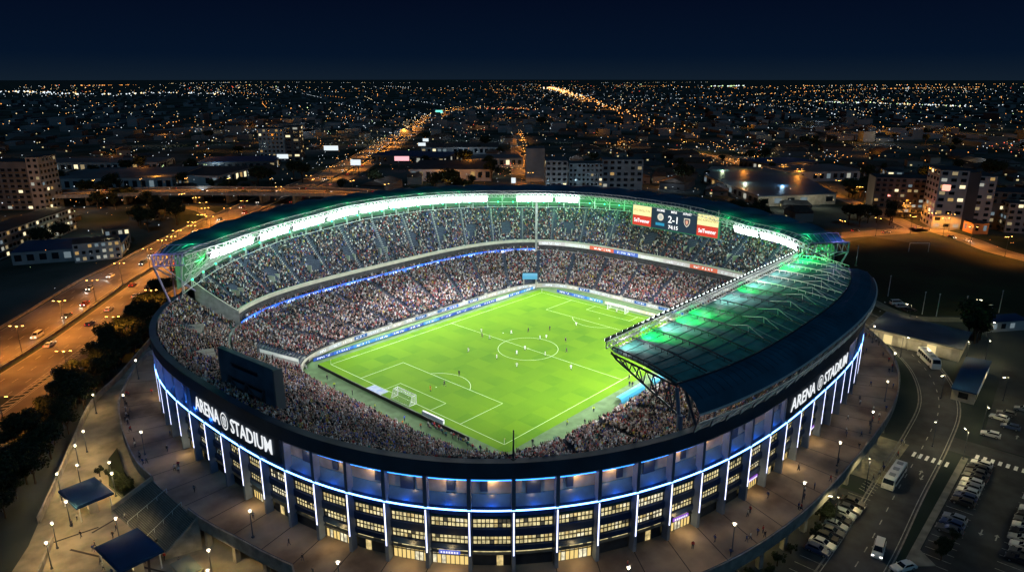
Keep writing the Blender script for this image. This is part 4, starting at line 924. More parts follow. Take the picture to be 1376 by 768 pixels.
for cx_,t1 in ((-hx+.4+pw/2,'EGG-KINGLLTON'),(hx-.4-pw/2,'EGG-KERNOZVERZ')):
    flat_text(t1,1.25,tg,cx_,H*.74,SB,sx_=.74,bold=.0); flat_text('SeiTwenner',2.0,tw,cx_,H*.26,SB,bold=.05,sx_=.72)
flat_text('2-1',3.6,tw,0,H*.53,SB,bold=.05); flat_text('74:15',1.9,tw,0,H*.17,SB,bold=.05); flat_text('HOME',1.2,tw,-5.6,H*.88,SB,bold=.03); flat_text('MINI',1.2,tw,0,H*.88,SB,bold=.03); flat_text('AWAY',1.2,tw,5.6,H*.88,SB,bold=.03)
q=MB(); q.face([(-5.6+1.35*math.cos(t),-.30,H*.57+1.35*math.sin(t)) for t in [2*PI*k/24 for k in range(24)]],emat('badge_cream',(.9,.85,.68),.9)); q.face([(-5.6+.8*math.cos(t),-.32,H*.57+.8*math.sin(t)) for t in [2*PI*k/20 for k in range(20)]],emat('badge_pale',(.75,.78,.7),.8)); q.build('badge',SB)
q=MB(); q.face([(-7.6,-.30,H*.17),(-3.8,-.30,H*.17),(-3.8,-.30,H*.30),(-7.6,-.30,H*.30)],st_); q.build('badge_bar',SB)
shp=[(-1.25,1.5),(1.25,1.5),(1.25,0),(.8,-1.0),(0,-1.7),(-.8,-1.0),(-1.25,0)]
q=MB(); q.face([(5.6+x,-.30,H*.5+z) for x,z in reversed(shp)],MATS['badge_cream']); q.face([(5.6+x*.78,-.32,H*.5+z*.78) for x,z in reversed(shp)],emat('badge_dark',(.08,.06,.08),.8)); q.face([(5.6+x*.42,-.34,H*.5+z*.5) for x,z in reversed(shp)],emat('badge_orange',(.9,.45,.3),.9)); q.build('badge',SB)
q=MB()
for x in (-hx+1,-hx/3,hx/3,hx-1): q.tube((x,.4,H),(x,.4,H+2.0),.15,steel)
q.build('hanger',SB)
# scoreboard seen from behind over the left stand
BS=empty('scoreboard',(-90.2,-4.6,15.5),math.atan2(-19,1.6),label='dark scoreboard seen from behind on a steel frame at the back of the left stand',cat='scoreboard')
bm=mat('board_back',(.05,.10,.16),.5,var=.25,vscale=.3)
q=MB(); q.box((0,0,6.4),(19.5,1.2,8.2),bm); q.box((9.9,.0,6.4),(.5,2.0,8.3),mat('board_side',(.10,.12,.15),.5)); q.build('casing',BS)
q=MB()
for x in (-6,0,6): q.tube((x,-.9,-1),(x,-.9,5.5),.2,dsteel); q.tube((x,-.9,5.5),(x,-2.4,1.0),.16,dsteel); 
for z in (1.2,3.4,5.4): q.tube((-6,-.95,z),(6,-.95,z),.16,dsteel)
q.tube((-6,-1,5.5),(0,-1,1.2),.12,dsteel); q.tube((0,-1,5.5),(6,-1,1.2),.12,dsteel); q.box((0,-1.0,8.6),(9,.25,.2),dsteel); q.build('support_frame',BS)
# slim dark poles on the parapet
for (px,py,h,lab) in ((689,615,5.2,'slim black mast on the parapet at the nearest corner of the stadium'),(1063,352,6,'slim pole at the far end of the right roof')):
    if px==689: p=P3(zs(0),.2,20.6)
    else: p=tuple(G(1150,357,27.6))
    q=MB(); q.tube((0,0,0),(0,0,h),.16,dsteel,8,.1); q.box((0,0,.1),(.6,.6,.2),dsteel); q.build('mast',loc=p,label=lab,cat='mast')

# ================================================================== PODIUM DECK
dk=[(-78,82),(-88,69),(-95,57),(-98,51),(-101,41),(-104,29),(-106,18),(-106.2,10),(-106.2,-4),(-106,-11),(-104,-23),(-101.3,-37)]
dth=[math.atan2(y,x)%(2*PI) for x,y in dk]; dr=[math.hypot(x,y) for x,y in dk]
def deckr(th):
    th%=2*PI
    if dth[0]<=th<=dth[-1]: return float(np.interp(th,dth,dr))
    x,y=se(th,106.5,94.6,2.72); return math.hypot(x,y)
def DK(th,z,off=0): r=deckr(th)+off; return (r*math.cos(th),r*math.sin(th),z)
deckm=mat('deck_paving',(.15,.10,.07),.75,var=.5,vscale=.10,col2=(.27,.20,.14))
q=MB(); N=240; A_=[(*se(2*PI*k/N,95.2,83.2,2.7),0) for k in range(N+1)]; B_=[DK(2*PI*k/N,0) for k in range(N+1)]; q.strip(A_,B_,deckm); C_=[DK(2*PI*k/N,-1.3) for k in range(N+1)]; D_=[DK(2*PI*k/N,-1.3,-9) for k in range(N+1)]; q.strip(B_,C_,conc); q.strip(C_,D_,conc_d)
q.build('podium_deck',kind='structure')
q=MB()
for i in range(-NB//2,NB//2):
    a=FC.at(zs(i),.9); th=math.atan2(a[1],a[0]); b_=DK(th+.0,0,-.5); tx,ty=a[2]*.09,a[3]*.09; q.face([(a[0]-tx,a[1]-ty,.006),(a[0]+tx,a[1]+ty,.006),(b_[0]+tx,b_[1]+ty,.006),(b_[0]-tx,b_[1]-ty,.006)],mat('joint',(.025,.02,.02),.9))
q.build('paving_joints',kind='structure')
PW=empty('podium_parapet_wall',label='low concrete parapet wall with handrail along the outer edge of the podium deck',cat='wall')
def dring(o0,o1,z0,z1,m_,name,par,t0=0,t1=2*PI,n=240):
    q=MB(); P_=[[DK(t0+(t1-t0)*k/n,z,o) for k in range(n+1)] for z,o in ((z0,o0),(z1,o0),(z1,o1),(z0,o1))]
    for a in range(4): q.strip(P_[a],P_[(a+1)%4],m_)
    q.build(name,par)
dring(.0,.35,-1.4,1.15,conc,'coping',PW,R(184),R(496)); 
dring(.0,.3,-1.4,1.1,conc,'coping',PW,R(136),R(174.8))
dring(.12,.2,1.3,1.4,dsteel,'handrail',PW,R(184),R(496))
q=MB()
for k in range(66):
    th=R(186+4.6*k); p=DK(th,0,-1.2)
    if k<60: q=MB(); q.box((0,0,2.4),(1.0,.9,4.8),conc,rz=0,taper=.9); o=q.build('podium_pier',loc=(p[0],p[1],ZG),label='concrete pier carrying the outer edge of the podium deck',cat='pier',group='piers below the podium deck'); o.rotation_euler=(0,0,th)
# lower wall behind piers
q=MB(); q.strip([DK(2*PI*k/240,ZG,-7) for k in range(241)],[DK(2*PI*k/240,-.5,-7) for k in range(241)],mat('undercroft_wall',(.20,.19,.15),.85,var=.3,vscale=.4)); q.build('undercroft_wall',label='undercroft wall standing back below the podium deck',cat='wall')

# ================================================================== ROADS AND GROUNDS
def poly_pts(px,z=ZG): return [tuple(G(a,b_,z)) for a,b_ in px]
def sheet(name,pts_,dz,m_,kind='structure',**kw):
    q=MB(); q.face([(p[0],p[1],ZG+dz) for p in pts_],m_); return q.build(name,kind=kind,**kw)
def smooth(P_,n=6):
    out=[]; P_=[Vector((p[0],p[1],0)) for p in P_]
    for i in range(len(P_)-1):
        p0=P_[max(0,i-1)];p1=P_[i];p2=P_[i+1];p3=P_[min(len(P_)-1,i+2)]
        for k in range(n):
            t=k/n; out.append(.5*((2*p1)+(p2-p0)*t+(2*p0-5*p1+4*p2-p3)*t*t+(3*p1-p0-3*p2+p3)*t**3))
    out.append(P_[-1]); return out
def offs(P_,o):
    out=[]
    for i,p in enumerate(P_):
        d=(P_[min(len(P_)-1,i+1)]-P_[max(0,i-1)]).normalized(); out.append(p+Vector((d.y,-d.x,0))*o)
    return out
def at_len(P_,s):
    for i in range(len(P_)-1):
        l=(P_[i+1]-P_[i]).length
        if s<=l: return P_[i].lerp(P_[i+1],s/l if l else 0),(P_[i+1]-P_[i]).normalized()
        s-=l
    return P_[-1],(P_[-1]-P_[-2]).normalized()
def plen(P_): return sum((P_[i+1]-P_[i]).length for i in range(len(P_)-1))
def road(name,P_,w,z=ZG,dz=.02,m_=None,lanes=0,edge=True,kerb=False,dash=(3,6)):
    q=MB(); A_=offs(P_,-w/2); B_=offs(P_,w/2); zz=z+dz; q.strip([(p.x,p.y,zz) for p in B_],[(p.x,p.y,zz) for p in A_],m_ or asphalt); q.build(name,kind='structure')
    q=MB(); pz=zz+.012
    def ln(o,ww=.15): a=offs(P_,o-ww/2); b2=offs(P_,o+ww/2); q.strip([(p.x,p.y,pz) for p in b2],[(p.x,p.y,pz) for p in a],paint)
    if edge: ln(-w/2+.5); ln(w/2-.5)
    L_=plen(P_)
    for k in range(1,lanes):
        o=-w/2+w*k/lanes; s=0; C_=offs(P_,o)
        while s<min(L_,420):
            a,d=at_len(C_,s); b2,_=at_len(C_,s+dash[0]); n=Vector((d.y,-d.x,0))*.09; q.face([(a-n).to_tuple()[:2]+(pz,),(b2-n).to_tuple()[:2]+(pz,),(b2+n).to_tuple()[:2]+(pz,),(a+n).to_tuple()[:2]+(pz,)][::-1],paint); s+=dash[0]+dash[1]
    if q.f: q.build('lane_markings',kind='structure')
    if kerb:
        for sg in (-1,1):
            q=MB(); a=offs(P_,sg*(w/2)); b2=offs(P_,sg*(w/2+.3)); 
            q.strip([(p.x,p.y,zz+.12) for p in a],[(p.x,p.y,zz+.12) for p in b2],kerbm) ; q.strip([(p.x,p.y,zz-.02) for p in a],[(p.x,p.y,zz+.12) for p in a],kerbm); q.build('kerb',kind='structure')
hwm=mat('highway_asphalt',(.10,.09,.08),.8,var=.5,vscale=.05,col2=(.20,.18,.16))
med=[G(-60,533),G(0,496.5),G(58,460),G(116.7,419),G(175,378),G(216,355),G(300,306),G(380,268),G(450,238),G(500,210),G(545,181),G(585,157),G(640,142)]
MEDP=smooth(med,5)
def carr(off,w): 
    return offs(MEDP,off)
road('highway',carr(-11.5,19),19,lanes=5,m_=hwm,dz=.03); road('highway',carr(9.6,15.5),15.5,lanes=4,m_=hwm,dz=.03)
HB=empty('median_barrier',label='long concrete barrier down the middle of the highway',cat='barrier')
def wall_along(P_,h,t,m_,name,par=None,z=ZG,**kw):
    q=MB(); a=offs(P_,-t/2); b2=offs(P_,t/2); q.strip([(p.x,p.y,z) for p in a],[(p.x,p.y,z+h) for p in a],m_); q.strip([(p.x,p.y,z+h) for p in a],[(p.x,p.y,z+h) for p in b2],m_); q.strip([(p.x,p.y,z+h) for p in b2],[(p.x,p.y,z) for p in b2],m_); return q.build(name,par,**kw)
wall_along(MEDP,.9,.5,conc,'barrier_wall',HB)
slip=smooth([G(-40,600),G(23,552),G(87,503),G(150,455),G(205,414),G(250,385)],5); road('slip_road',slip,6.5,lanes=1,m_=hwm,dz=.05)
q=MB(); L_=plen(slip); s=2; C_=offs(slip,-4.6)
while s<95:
    a,d=at_len(C_,s); n=Vector((d.y,-d.x,0)); q.face([(p.x,p.y,ZG+.07) for p in (a-n*1.3,a+d*.5-n*1.3,a+d*1.6+n*1.0,a+d*1.1+n*1.0)][::-1],paint); s+=2.2
q.build('hatched_gore',kind='structure')
for o in (-6.0,-3.4): wall_along(offs(slip,o),.02,.2,paint,'lane_markings',z=ZG+.06,kind='structure')
wall_along(offs(slip,4.2),1.1,.4,conc,'roadside_barrier',label='concrete barrier along the slip road by the dark trees',cat='barrier')
wall_along(offs(MEDP,-21.8)[:52],1.0,.4,conc,'roadside_barrier',label='concrete barrier along the outer edge of the highway',cat='barrier')
# elevated cross road
ovp=smooth([G(-60,262,2),G(77,260,2),G(230,256,2),G(330,256,2),G(460,258,2),G(560,268,2),G(640,285,2)],5)
OV=empty('overpass',label='long orange lit overpass crossing the highway behind the stadium roof',cat='overpass')
q=MB(); A_=offs(ovp,-13); B_=offs(ovp,13); q.strip([(p.x,p.y,2) for p in B_],[(p.x,p.y,2) for p in A_],hwm); q.strip([(p.x,p.y,.6) for p in A_],[(p.x,p.y,.6) for p in B_],conc_d); q.build('bridge_deck',OV)
for o in (-13,13,0):
    wall_along(offs(ovp,o),2.4 if o else .8,.5,conc,'side_parapet',OV,z=.6 if o else 2)
for k in range(14):
    a,d=at_len(ovp,15+k*24); q=MB(); q.box((a.x,a.y,-2.8),(2,14,6.6),conc,rz=math.atan2(d.y,d.x)); q.build('bridge_pier',OV)
# loop ramp
loop=smooth([G(250,278),G(275,284),G(290,297),G(283,315),G(262,330),G(235,350)],5); road('loop_road',loop,8,lanes=2,m_=hwm,dz=.045)
loop2=smooth([G(190,395-10),G(150,392),G(110,402),G(60,425),G(-20,470)],4)
# right side: service road, junction, parking
rroad=smooth([G(1105,768+60),G(1165,735),G(1205,660),G(1245,590),G(1262,545),G(1250,505),G(1222,472),G(1195,445),G(1160,425),G(1110,405)],6)
road('service_road',rroad,9.5,lanes=2,dz=.02,kerb=True,dash=(2,3.5))
tarm=mat('car_park_tarmac',(.030,.034,.038),.9,var=.4,vscale=.2)
sheet('car_park',[(-40,-111.3),(31,-111.3),(34,-140),(-40,-150)],.012,tarm)
sheet('car_park',[(-45,-99.6),(-4,-99.6),(-4,-92),(-45,-88)],.011,tarm)
cross_=smooth([G(1262,600),G(1320,612),G(1400,640)],4); road('side_street',[Vector((33.5,-104.8,0)),Vector((33.5,-118,0)),Vector((33,-140,0))],8,dz=.016,edge=False)
sheet('side_street',[(38,-112),(100,-108),(104,-150),(38,-150)],.010,tarm)
pave=mat('pavement',(.15,.145,.125),.85,var=.3,vscale=.4)
q=MB(); q.prism([(p[0],p[1]) for p in [(-20.5,-109.9),(28,-109.9),(28,-111.2),(-16,-111.2),(-19,-114.5),(-21.5,-112)]],ZG,ZG+.14,pave); q.build('pavement',kind='structure')
sheet('pavement',[(3,-99.2),(26,-99.3),(26,-92.5),(3,-92.5)],.03,mat('pavement_warm',(.22,.2,.15),.85,var=.25,vscale=.5))
q=MB()
for k in range(6): y=-101.0-k*1.35; q.face([(20.6,y,ZG+.04),(20.6,y-.6,ZG+.04),(23.2,y-.6,ZG+.04),(23.2,y,ZG+.04)][::1],white)
for k in range(9): y=-112.2-k*1.5; q.face([(29.4,y,ZG+.04),(29.4,y-.7,ZG+.04),(31.6,y-.7,ZG+.04),(31.6,y,ZG+.04)],white)
q.build('zebra_crossing',kind='structure')
q=MB()
def bay(x,y0,y1): q.face([(x-.06,y0,ZG+.03),(x+.06,y0,ZG+.03),(x+.06,y1,ZG+.03),(x-.06,y1,ZG+.03)],paint)
for k in range(20): bay(-19+k*2.5+.0,-116.4,-111.6)
for k in range(26): bay(-30+k*2.5,-127.5,-122.5)
for k in range(15): bay(-40+k*2.5,-99.4,-95.0)
for k in range(9): bay(-6+k*1.3,-99.0,-96.0) if False else None
for k in range(10): x=-3+k*1.3; q.face([(x,-99.2,ZG+.035),(x+.15,-99.2,ZG+.035),(x+1.3,-96.2,ZG+.035),(x+1.15,-96.2,ZG+.035)],paint)
def arrow(x,y,s):
    for f in ([(x-.12,y),(x+.12,y),(x+.12,y)],): pass
    q.face([(x-1.2*s,y-.12,ZG+.03),(x+.4*s,y-.12,ZG+.03),(x+.4*s,y+.12,ZG+.03),(x-1.2*s,y+.12,ZG+.03)][::s],paint); q.face([(x+.4*s,y-.45,ZG+.03),(x+1.3*s,y,ZG+.03),(x+.4*s,y+.45,ZG+.03)][::s],paint)
arrow(-2,-118.7,-1); arrow(-2,-121.2,1); arrow(14,-104.5,1); arrow(12,-105.2,-1); arrow(48,-118,1)
q.build('parking_markings',kind='structure')
# sports field
fieldm=mat('dark_field',(.012,.02,.008),.95,var=.4,vscale=.05)
sheet('playing_field',[G(1128,328),G(1170,318),G(1400,352),G(1400,425),G(1185,424),G(1120,400)],.02,fieldm)
lane=smooth([G(1160,398),G(1200,418),G(1240,428),G(1300,430),G(1400,440)],4); road('footpath',lane,5,dz=.03,m_=mat('pale_path',(.16,.15,.11),.9,var=.2,vscale=.4),edge=False)
st3=smooth([G(1105,318),G(1200,311),G(1250,309),G(1300,322),G(1340,337),G(1400,352)],5); road('street',st3,13,dz=.03,m_=hwm,lanes=2); st4=smooth([G(1250,309),G(1300,303),G(1400,304)],4); road('street',st4,12,dz=.034,m_=hwm,lanes=2)
st5=smooth([G(1240,312),G(1215,300),G(1180,285),G(1120,262),G(1060,242),G(1010,225),G(960,210),G(900,200)],4); road('street',st5,11,dz=.03,m_=hwm,lanes=2)
st6=smooth([G(700,250),G(697,215),G(694,195),G(690,182)],3); road('street',st6,16,dz=.03,m_=hwm)
st7=smooth([G(990,105),G(1300,125),G(1376,128)],2)
# left plaza
plz=mat('plaza_paving',(.17,.155,.125),.8,var=.3,vscale=.25,col2=(.23,.21,.17))
PX=[(-71,105),(-87,84),(-99,70),(-110,49),(-122,26),(-128,14),(-136,2),(-140,-25),(-112,-45),(-98,-38),(-99,0),(-98,30),(-88,60),(-75,85)]
sheet('plaza',PX,.02,plz)
q=MB()
for a,b_ in (((-118.5,9.5),(-111.5,11.5)),((-123,7),(-113.5,-13)),((-126,12),(-117,10.5)),((-112,0),(-122,-30))):
    a=Vector((*a,0));b_=Vector((*b_,0)); d=(b_-a).normalized(); n=Vector((d.y,-d.x,0))*.22; q.face([(p.x,p.y,ZG+.03) for p in (a-n,b_-n,b_+n,a+n)],MATS['joint'])
q.build('paving_joints',kind='structure')
pw=[Vector((x,y,0)) for x,y in smooth([(-66,112,0),(-71,105,0),(-87,84,0),(-99,70,0),(-110,49,0),(-118.5,32,0),(-124.5,20.5,0)],4) for _ in (0,)] if False else smooth([(-66,112,0),(-71,105,0),(-87,84,0),(-99,70,0),(-110,49,0),(-118.5,32,0),(-124.5,20.5,0)],4)
wall_along(pw,1.6,.45,conc,'boundary_wall',label='long pale boundary wall between the dark trees and the plaza path',cat='wall')
wall_along(smooth([(-124.5,12,0),(-128.5,4,0),(-134,-6,0)],3),1.3,.35,conc,'boundary_wall',label='short low wall at the lower left corner of the plaza',cat='wall')
# planter between path and deck
q=MB(); pl_=[(-103.2,40),(-106.5,36),(-110.5,24),(-110,16),(-107.2,16.5),(-106.0,28)]; q.prism(pl_,ZG,ZG+.5,conc,mat('planting_soil',(.012,.018,.008),.95)); q.build('planter',label='dark planted bed with a low kerb between path and podium',cat='planter')
# stair from deck to plaza
SR=empty('staircase',label='wide outdoor staircase running down from the podium to the plaza',cat='stairs')
t0=Vector((-106.2,9.5,0)); t1=Vector((-106.2,-11,0)); b0=Vector((-113.2,14.5,ZG)); b1=Vector((-112.2,-9,ZG)); n=24; q=MB(); stm=mat('stair_tread',(.075,.08,.085),.8,var=.2,vscale=.6)
for k in range(n):
    f0,f1=k/n,(k+1)/n; a0=t0.lerp(b0,f0);a1=t1.lerp(b1,f0);c0=t0.lerp(b0,f1);c1=t1.lerp(b1,f1); z=-k*6/n-.02
    q.hexa([(a0.x,a0.y,ZG-.01-k*.001),(c0.x,c0.y,ZG-.01-k*.001),(c1.x,c1.y,ZG-.01-k*.001),(a1.x,a1.y,ZG-.01-k*.001),(a0.x,a0.y,z),(c0.x,c0.y,z),(c1.x,c1.y,z),(a1.x,a1.y,z)],stm)
    q.face([(c0.x+.10,c0.y,z+.004),(c0.x,c0.y,z+.004),(c1.x,c1.y,z+.004),(c1.x+.10,c1.y,z+.004)],kerbm)
q.build('flight',SR)
for a,b_ in ((t0,b0),(t1,b1)):
    q=MB(); q.hexa([(a.x,a.y-.2,ZG),(b_.x,b_.y-.2,ZG),(b_.x,b_.y+.2,ZG),(a.x,a.y+.2,ZG),(a.x,a.y-.2,1),(b_.x,b_.y-.2,ZG+1),(b_.x,b_.y+.2,ZG+1),(a.x,a.y+.2,1)],conc); q.build('side_wall',SR)
for f in (.33,.66):
    a=t0.lerp(t1,f);b_=b0.lerp(b1,f); q=MB(); q.tube((a.x,a.y,.9),(b_.x,b_.y,ZG+.9),.04,steel)
    for k in range(5): c=a.lerp(b_,k/4); zz=.0-6*k/4; q.tube((c.x,c.y,zz),(c.x,c.y,zz+.9),.035,steel)
    q.build('handrail',SR)

# ================================================================== SMALL BUILDINGS
glow_y=emat('warm_glow',(1,.78,.35),.9); glow_w=emat('cool_glow',(.85,.95,1),.9); wallw=mat('rendered_wall',(.32,.30,.25),.8,var=.2,vscale=.4); bluer=mat('blue_sheet_roof',(.002,.032,.095),.8,var=.2,vscale=.2)
def canopy(cx_,cy_,w,l,rz,label):
    c=empty('ticket_canopy',(cx_,cy_,ZG),rz,label=label,cat='canopy',group=None); q=MB(); q.box((0,0,3.5),(w,l,.35),bluer); q.box((0,0,3.75),(w-.5,l-.5,.12),bluer); q.build('roof',c)
    for x,y in ((-1,-1),(1,-1),(1,1),(-1,1)): q=MB(); q.tube((x*(w/2-.6),y*(l/2-.6),0),(x*(w/2-.6),y*(l/2-.6),3.4),.12,steel); q.build('post',c)
    for y in (-l/4,l/4):
        q=MB(); q.box((0,y,1.2),(1.6,1.2,2.4),wallw); q.box((0,y,1.5),(1.64,.8,.8),glow_y); q.build('kiosk',c)
    for y in (-l/3,l/3): lamp('canopy_light','POINT',(0,y,3.1),130,(1,.82,.45),c,.2)
canopy(-116,19.2,7.0,9.6,R(3),'square blue canopy roof on posts beside the planted bed'); canopy(-117,-6.5,7.6,10.6,R(3),'larger blue canopy roof at the foot of the outdoor staircase')
# turnstile booths on plaza
q=MB(); q.box((0,0,1.1),(3,5,2.2),wallw); q.box((0,0,2.3),(3.4,5.4,.2),mat('booth_roof',(.10,.13,.13),.6)); q.box((0,-2.52,1.2),(1.6,.05,1.2),glow_w); q.build('booth',loc=(-111.5,-17,ZG),label='small flat roofed booth by the bottom edge beside the podium wall',cat='booth')
def building(name,pts_,h,wall,roof,label,cat='building',rows=0,z=ZG,lit=.3,fl=3.0,seed=1,over=.0,wm=None,cols_step=3.0,faces=None,group=None,maxw=100,frame=False):
    "pts_: footprint, counter clockwise"
    cx_=sum(p[0] for p in pts_)/len(pts_); cy_=sum(p[1] for p in pts_)/len(pts_); A_=sum(pts_[i][0]*pts_[(i+1)%len(pts_)][1]-pts_[(i+1)%len(pts_)][0]*pts_[i][1] for i in range(len(pts_)))
    if A_<0: pts_=pts_[::-1]
    b_=empty(name,(cx_,cy_,z),label=label,cat=cat,group=group); P_=[(p[0]-cx_,p[1]-cy_) for p in pts_]
    q=MB(); q.prism(P_,0,h,wall); q.build('wall',b_); q=MB(); q.prism([(x*(1+over),y*(1+over)) for x,y in P_],h,h+.35,roof); 
    q.build('roof',b_)
    rr=random.Random(seed); n=0
    if rows:
        for i in range(len(P_)):
            a=Vector((*P_[i],0)); c=Vector((*P_[(i+1)%len(P_)],0)); d=(c-a); L_=d.length; d.normalize(); nrm=Vector((d.y,-d.x,0)); mid=(a+c)/2+Vector((cx_,cy_,0)); 
            if nrm.dot(Vector((CAM[0],CAM[1],0))-mid)<0: continue
            nc=int(L_/cols_step)
            if nc<1: continue
            rg=emptyless=None
            for r_ in range(rows):
                for k in range(nc):
                    if n>=maxw: break
                    if rr.random()<.06: continue
                    p=a+d*(L_*(k+.5)/nc)+nrm*.05; zz=(r_+.55)*h/rows; w=cols_step*.58; hh=h/rows*.5; m_=(rr.choice(citym) if rr.random()<lit else glass_d)
                    key=('w',round(w,2),round(hh,2),m_.name,frame)
                    if key not in WM:
                        qq=MB(); qq.box((0,0,0),(w,.08,hh),m_)
                        if frame: qq.box((0,.35,-hh*.62),(w*1.5,.7,.25),wall)
                        WM[key]=qq.mesh('window')
                    o=link('window',WM[key],b_,(p.x,p.y,zz)); o.rotation_euler=(0,0,math.atan2(d.y,d.x)+PI); n+=1
    return b_
WM={}
greyw=mat('grey_tower_wall',(.20,.22,.24),.8,var=.15,vscale=.15); darkw=mat('dark_block_wall',(.05,.055,.065),.8,var=.2,vscale=.1); whitew=mat('white_block_wall',(.30,.31,.32),.8,var=.15,vscale=.15); brownw=mat('brown_block_wall',(.10,.10,.10),.8,var=.15,vscale=.1)
roofd=mat('flat_roof_dark',(.02,.028,.036),.85,var=.3,vscale=.1); roofg=mat('flat_roof_grey',(.06,.075,.09),.8,var=.3,vscale=.06)
def rect(c,w,l,rz): c=Vector((c[0],c[1],0)); return [(c.x+x*math.cos(rz)-y*math.sin(rz),c.y+x*math.sin(rz)+y*math.cos(rz)) for x,y in ((-w/2,-l/2),(w/2,-l/2),(w/2,l/2),(-w/2,l/2))]
VW=YAW-PI/2   # yaw of things squared up to the camera heading
def glight(x,y,z,p,c,n='area_light',s=.5): return lamp(n,'POINT',(x,y,z),p,c,None,s)
# right side
bR=building('kiosk_building',[(61.5,-101),(88,-99.5),(89,-105.5),(61.5,-106.5)],3.4,wallw,bluer,'small building with blue sheet roof beside the service road',over=.08,rows=1,lit=.5,cols_step=4)
EB=building('entrance_building',[(95,-70),(93,-97),(112,-96),(116,-70)],4.2,wallw,mat('slate_roof',(.06,.075,.10),.7,var=.3,vscale=.1),'long low grey roofed entrance building with lit cream front wall',over=.04)
for k in range(6):
    y=-72-k*4.3; q=MB(); q.box((94.0-k*.2-104,y+83.3,2.0),(.2,2.6,3.0),glow_y if k in(1,4) else wallw); q.build('doorway',EB); glight(91.5-k*.3,y,ZG+3.6,150 if k%2 else 330,(1,.82,.45),'wall_light')
building('pavilion',[(128,-97),(142,-108),(147,-104),(134,-93)],3.6,whitew,bluer,'long narrow pavilion with bright blue roof at the right edge by the dark field',rows=1,lit=.3,cols_step=3,over=.03)
# left: apartment tower and balconied block
a=G(-70,285);b_=G(80,278); 
building('apartment_tower',rect(((a.x+b_.x)/2+2,(a.y+b_.y)/2+6),60,17,VW+R(0)),32,mat('slate_tower_wall',(.09,.105,.125),.8,var=.2,vscale=.1),roofd,'tall grey apartment tower at the left edge with small yellow windows',rows=9,lit=.14,seed=5,cols_step=4.6,frame=True)
q_=G(66,279); building('stair_tower',rect((q_.x,q_.y-2),8,19,VW),35,greyw,roofd,'pale concrete stair tower on the right end of the grey apartment tower',rows=9,lit=.12,cols_step=3.5,seed=12)
for k in range(1):
    a=G(-10,352);b_=G(97,309); d=math.atan2(b_.y-a.y,b_.x-a.x); building('apartment_block',rect(((a.x+b_.x)/2-3,(a.y+b_.y)/2+5),(b_-a).length,15,d),13,whitew,roofd,'low white apartment block with balconies below the grey tower',rows=4,lit=.35,seed=8,cols_step=3.2,frame=True)
a=G(75,349);b_=G(152,349); building('townhouse_block',rect(((a.x+b_.x)/2,(a.y+b_.y)/2+14),46,26,VW+R(20)),6,greyw,bluer,'dark blue roofed hall beside the highway left of the stadium',rows=1,lit=.2,cols_step=5)
a=G(133,350); building('office_building',rect((a.x+2,a.y+6),20,12,VW+R(30)),9,whitew,roofd,'small white building with brightly lit yellow windows beside the highway',rows=3,lit=.8,seed=4,cols_step=2.6)
a=G(155,330); building('office_building',rect((a.x+4,a.y+8),12,10,VW+R(35)),8,brownw,roofd,'small stepped building with a terrace beside the highway lamps',rows=2,lit=.5,seed=9,cols_step=3)
# left mid distance retail sheds
for k,(px,py,w,l,h,lb_,lt) in enumerate([(175,248,95,70,10,'wide dark retail shed left of the highway junction',.2),(265,243,75,60,9,'pale fronted retail shed beyond the overpass',.5),(325,226,70,50,9,'grey shed behind the bright car yard',.3),(140,228,120,40,9,'long low warehouse far left beyond the overpass',.2),(610,236,70,70,10,'flat roofed hall behind the far roof of the stadium',.3),(560,218,80,50,9,'dark warehouse right of the far highway',.25),(660,222,60,40,9,'low orange lit block beside the straight street',.4),(620,205,90,60,9,'long dark shed beyond the flat roofed hall',.2),(1045,228,60,40,9,'pink lit shed with bright signs behind the big blue roof',.5),(1090,238,70,50,8,'blue roofed shed right of the orange street',.2)]):
    p=G(px,py); building('warehouse',rect((p.x,p.y),w,l,VW+R([5,-8,12,3,0,-15,6,2,20,10][k])),h,[greyw,whitew,darkw][k%3],[roofg,roofd,bluer][k%3],lb_,cat='warehouse',rows=1,lit=lt,seed=k,cols_step=6)
# big blue roof hall on the right
pts_=[G(1018,278),G(1122,274),G(1058,236),G(955,234),G(945,246)]
WH_=building('warehouse',[(p.x,p.y) for p in pts_],7,wallw,mat('big_blue_roof',(.028,.075,.12),.5,var=.25,vscale=.05),'huge warehouse with pointed dark blue roof and lit eaves right of the stadium',cat='warehouse',rows=1,lit=.35,cols_step=9)
# towers
p=G(378,216); building('office_tower',rect((p.x,p.y+8),30,22,VW+R(5)),34,greyw,roofd,'mid rise office tower with white billboard beyond the overpass, left one of a pair',rows=8,lit=.22,seed=2,cols_step=4)
p=G(403,216); building('office_tower',rect((p.x,p.y+8),16,20,VW+R(5)),36,darkw,roofd,'narrow dark office tower with orange lit edge, right one of a pair',rows=9,lit=.5,seed=3,cols_step=8)
def billboard(px,py,w,h,z,m_,label):
    w*=.7; h*=.7; p=G(px,py,z); b_=empty('billboard',(p.x,p.y,ZG),VW,label=label,cat='billboard'); q=MB(); q.tube((-w/4,.3,0),(-w/4,.3,z-ZG),.3,dsteel); q.tube((w/4,.3,0),(w/4,.3,z-ZG),.3,dsteel); q.build('post',b_); q=MB(); q.box((0,0,z-ZG+h/2),(w,.5,h),m_); q.build('screen',b_)
bbw=emat('billboard_white',(.85,.95,1),1.0); bbr=emat('billboard_pink',(1,.45,.5),1.3); bbg=emat('billboard_green',(.2,1,.75),1.3)
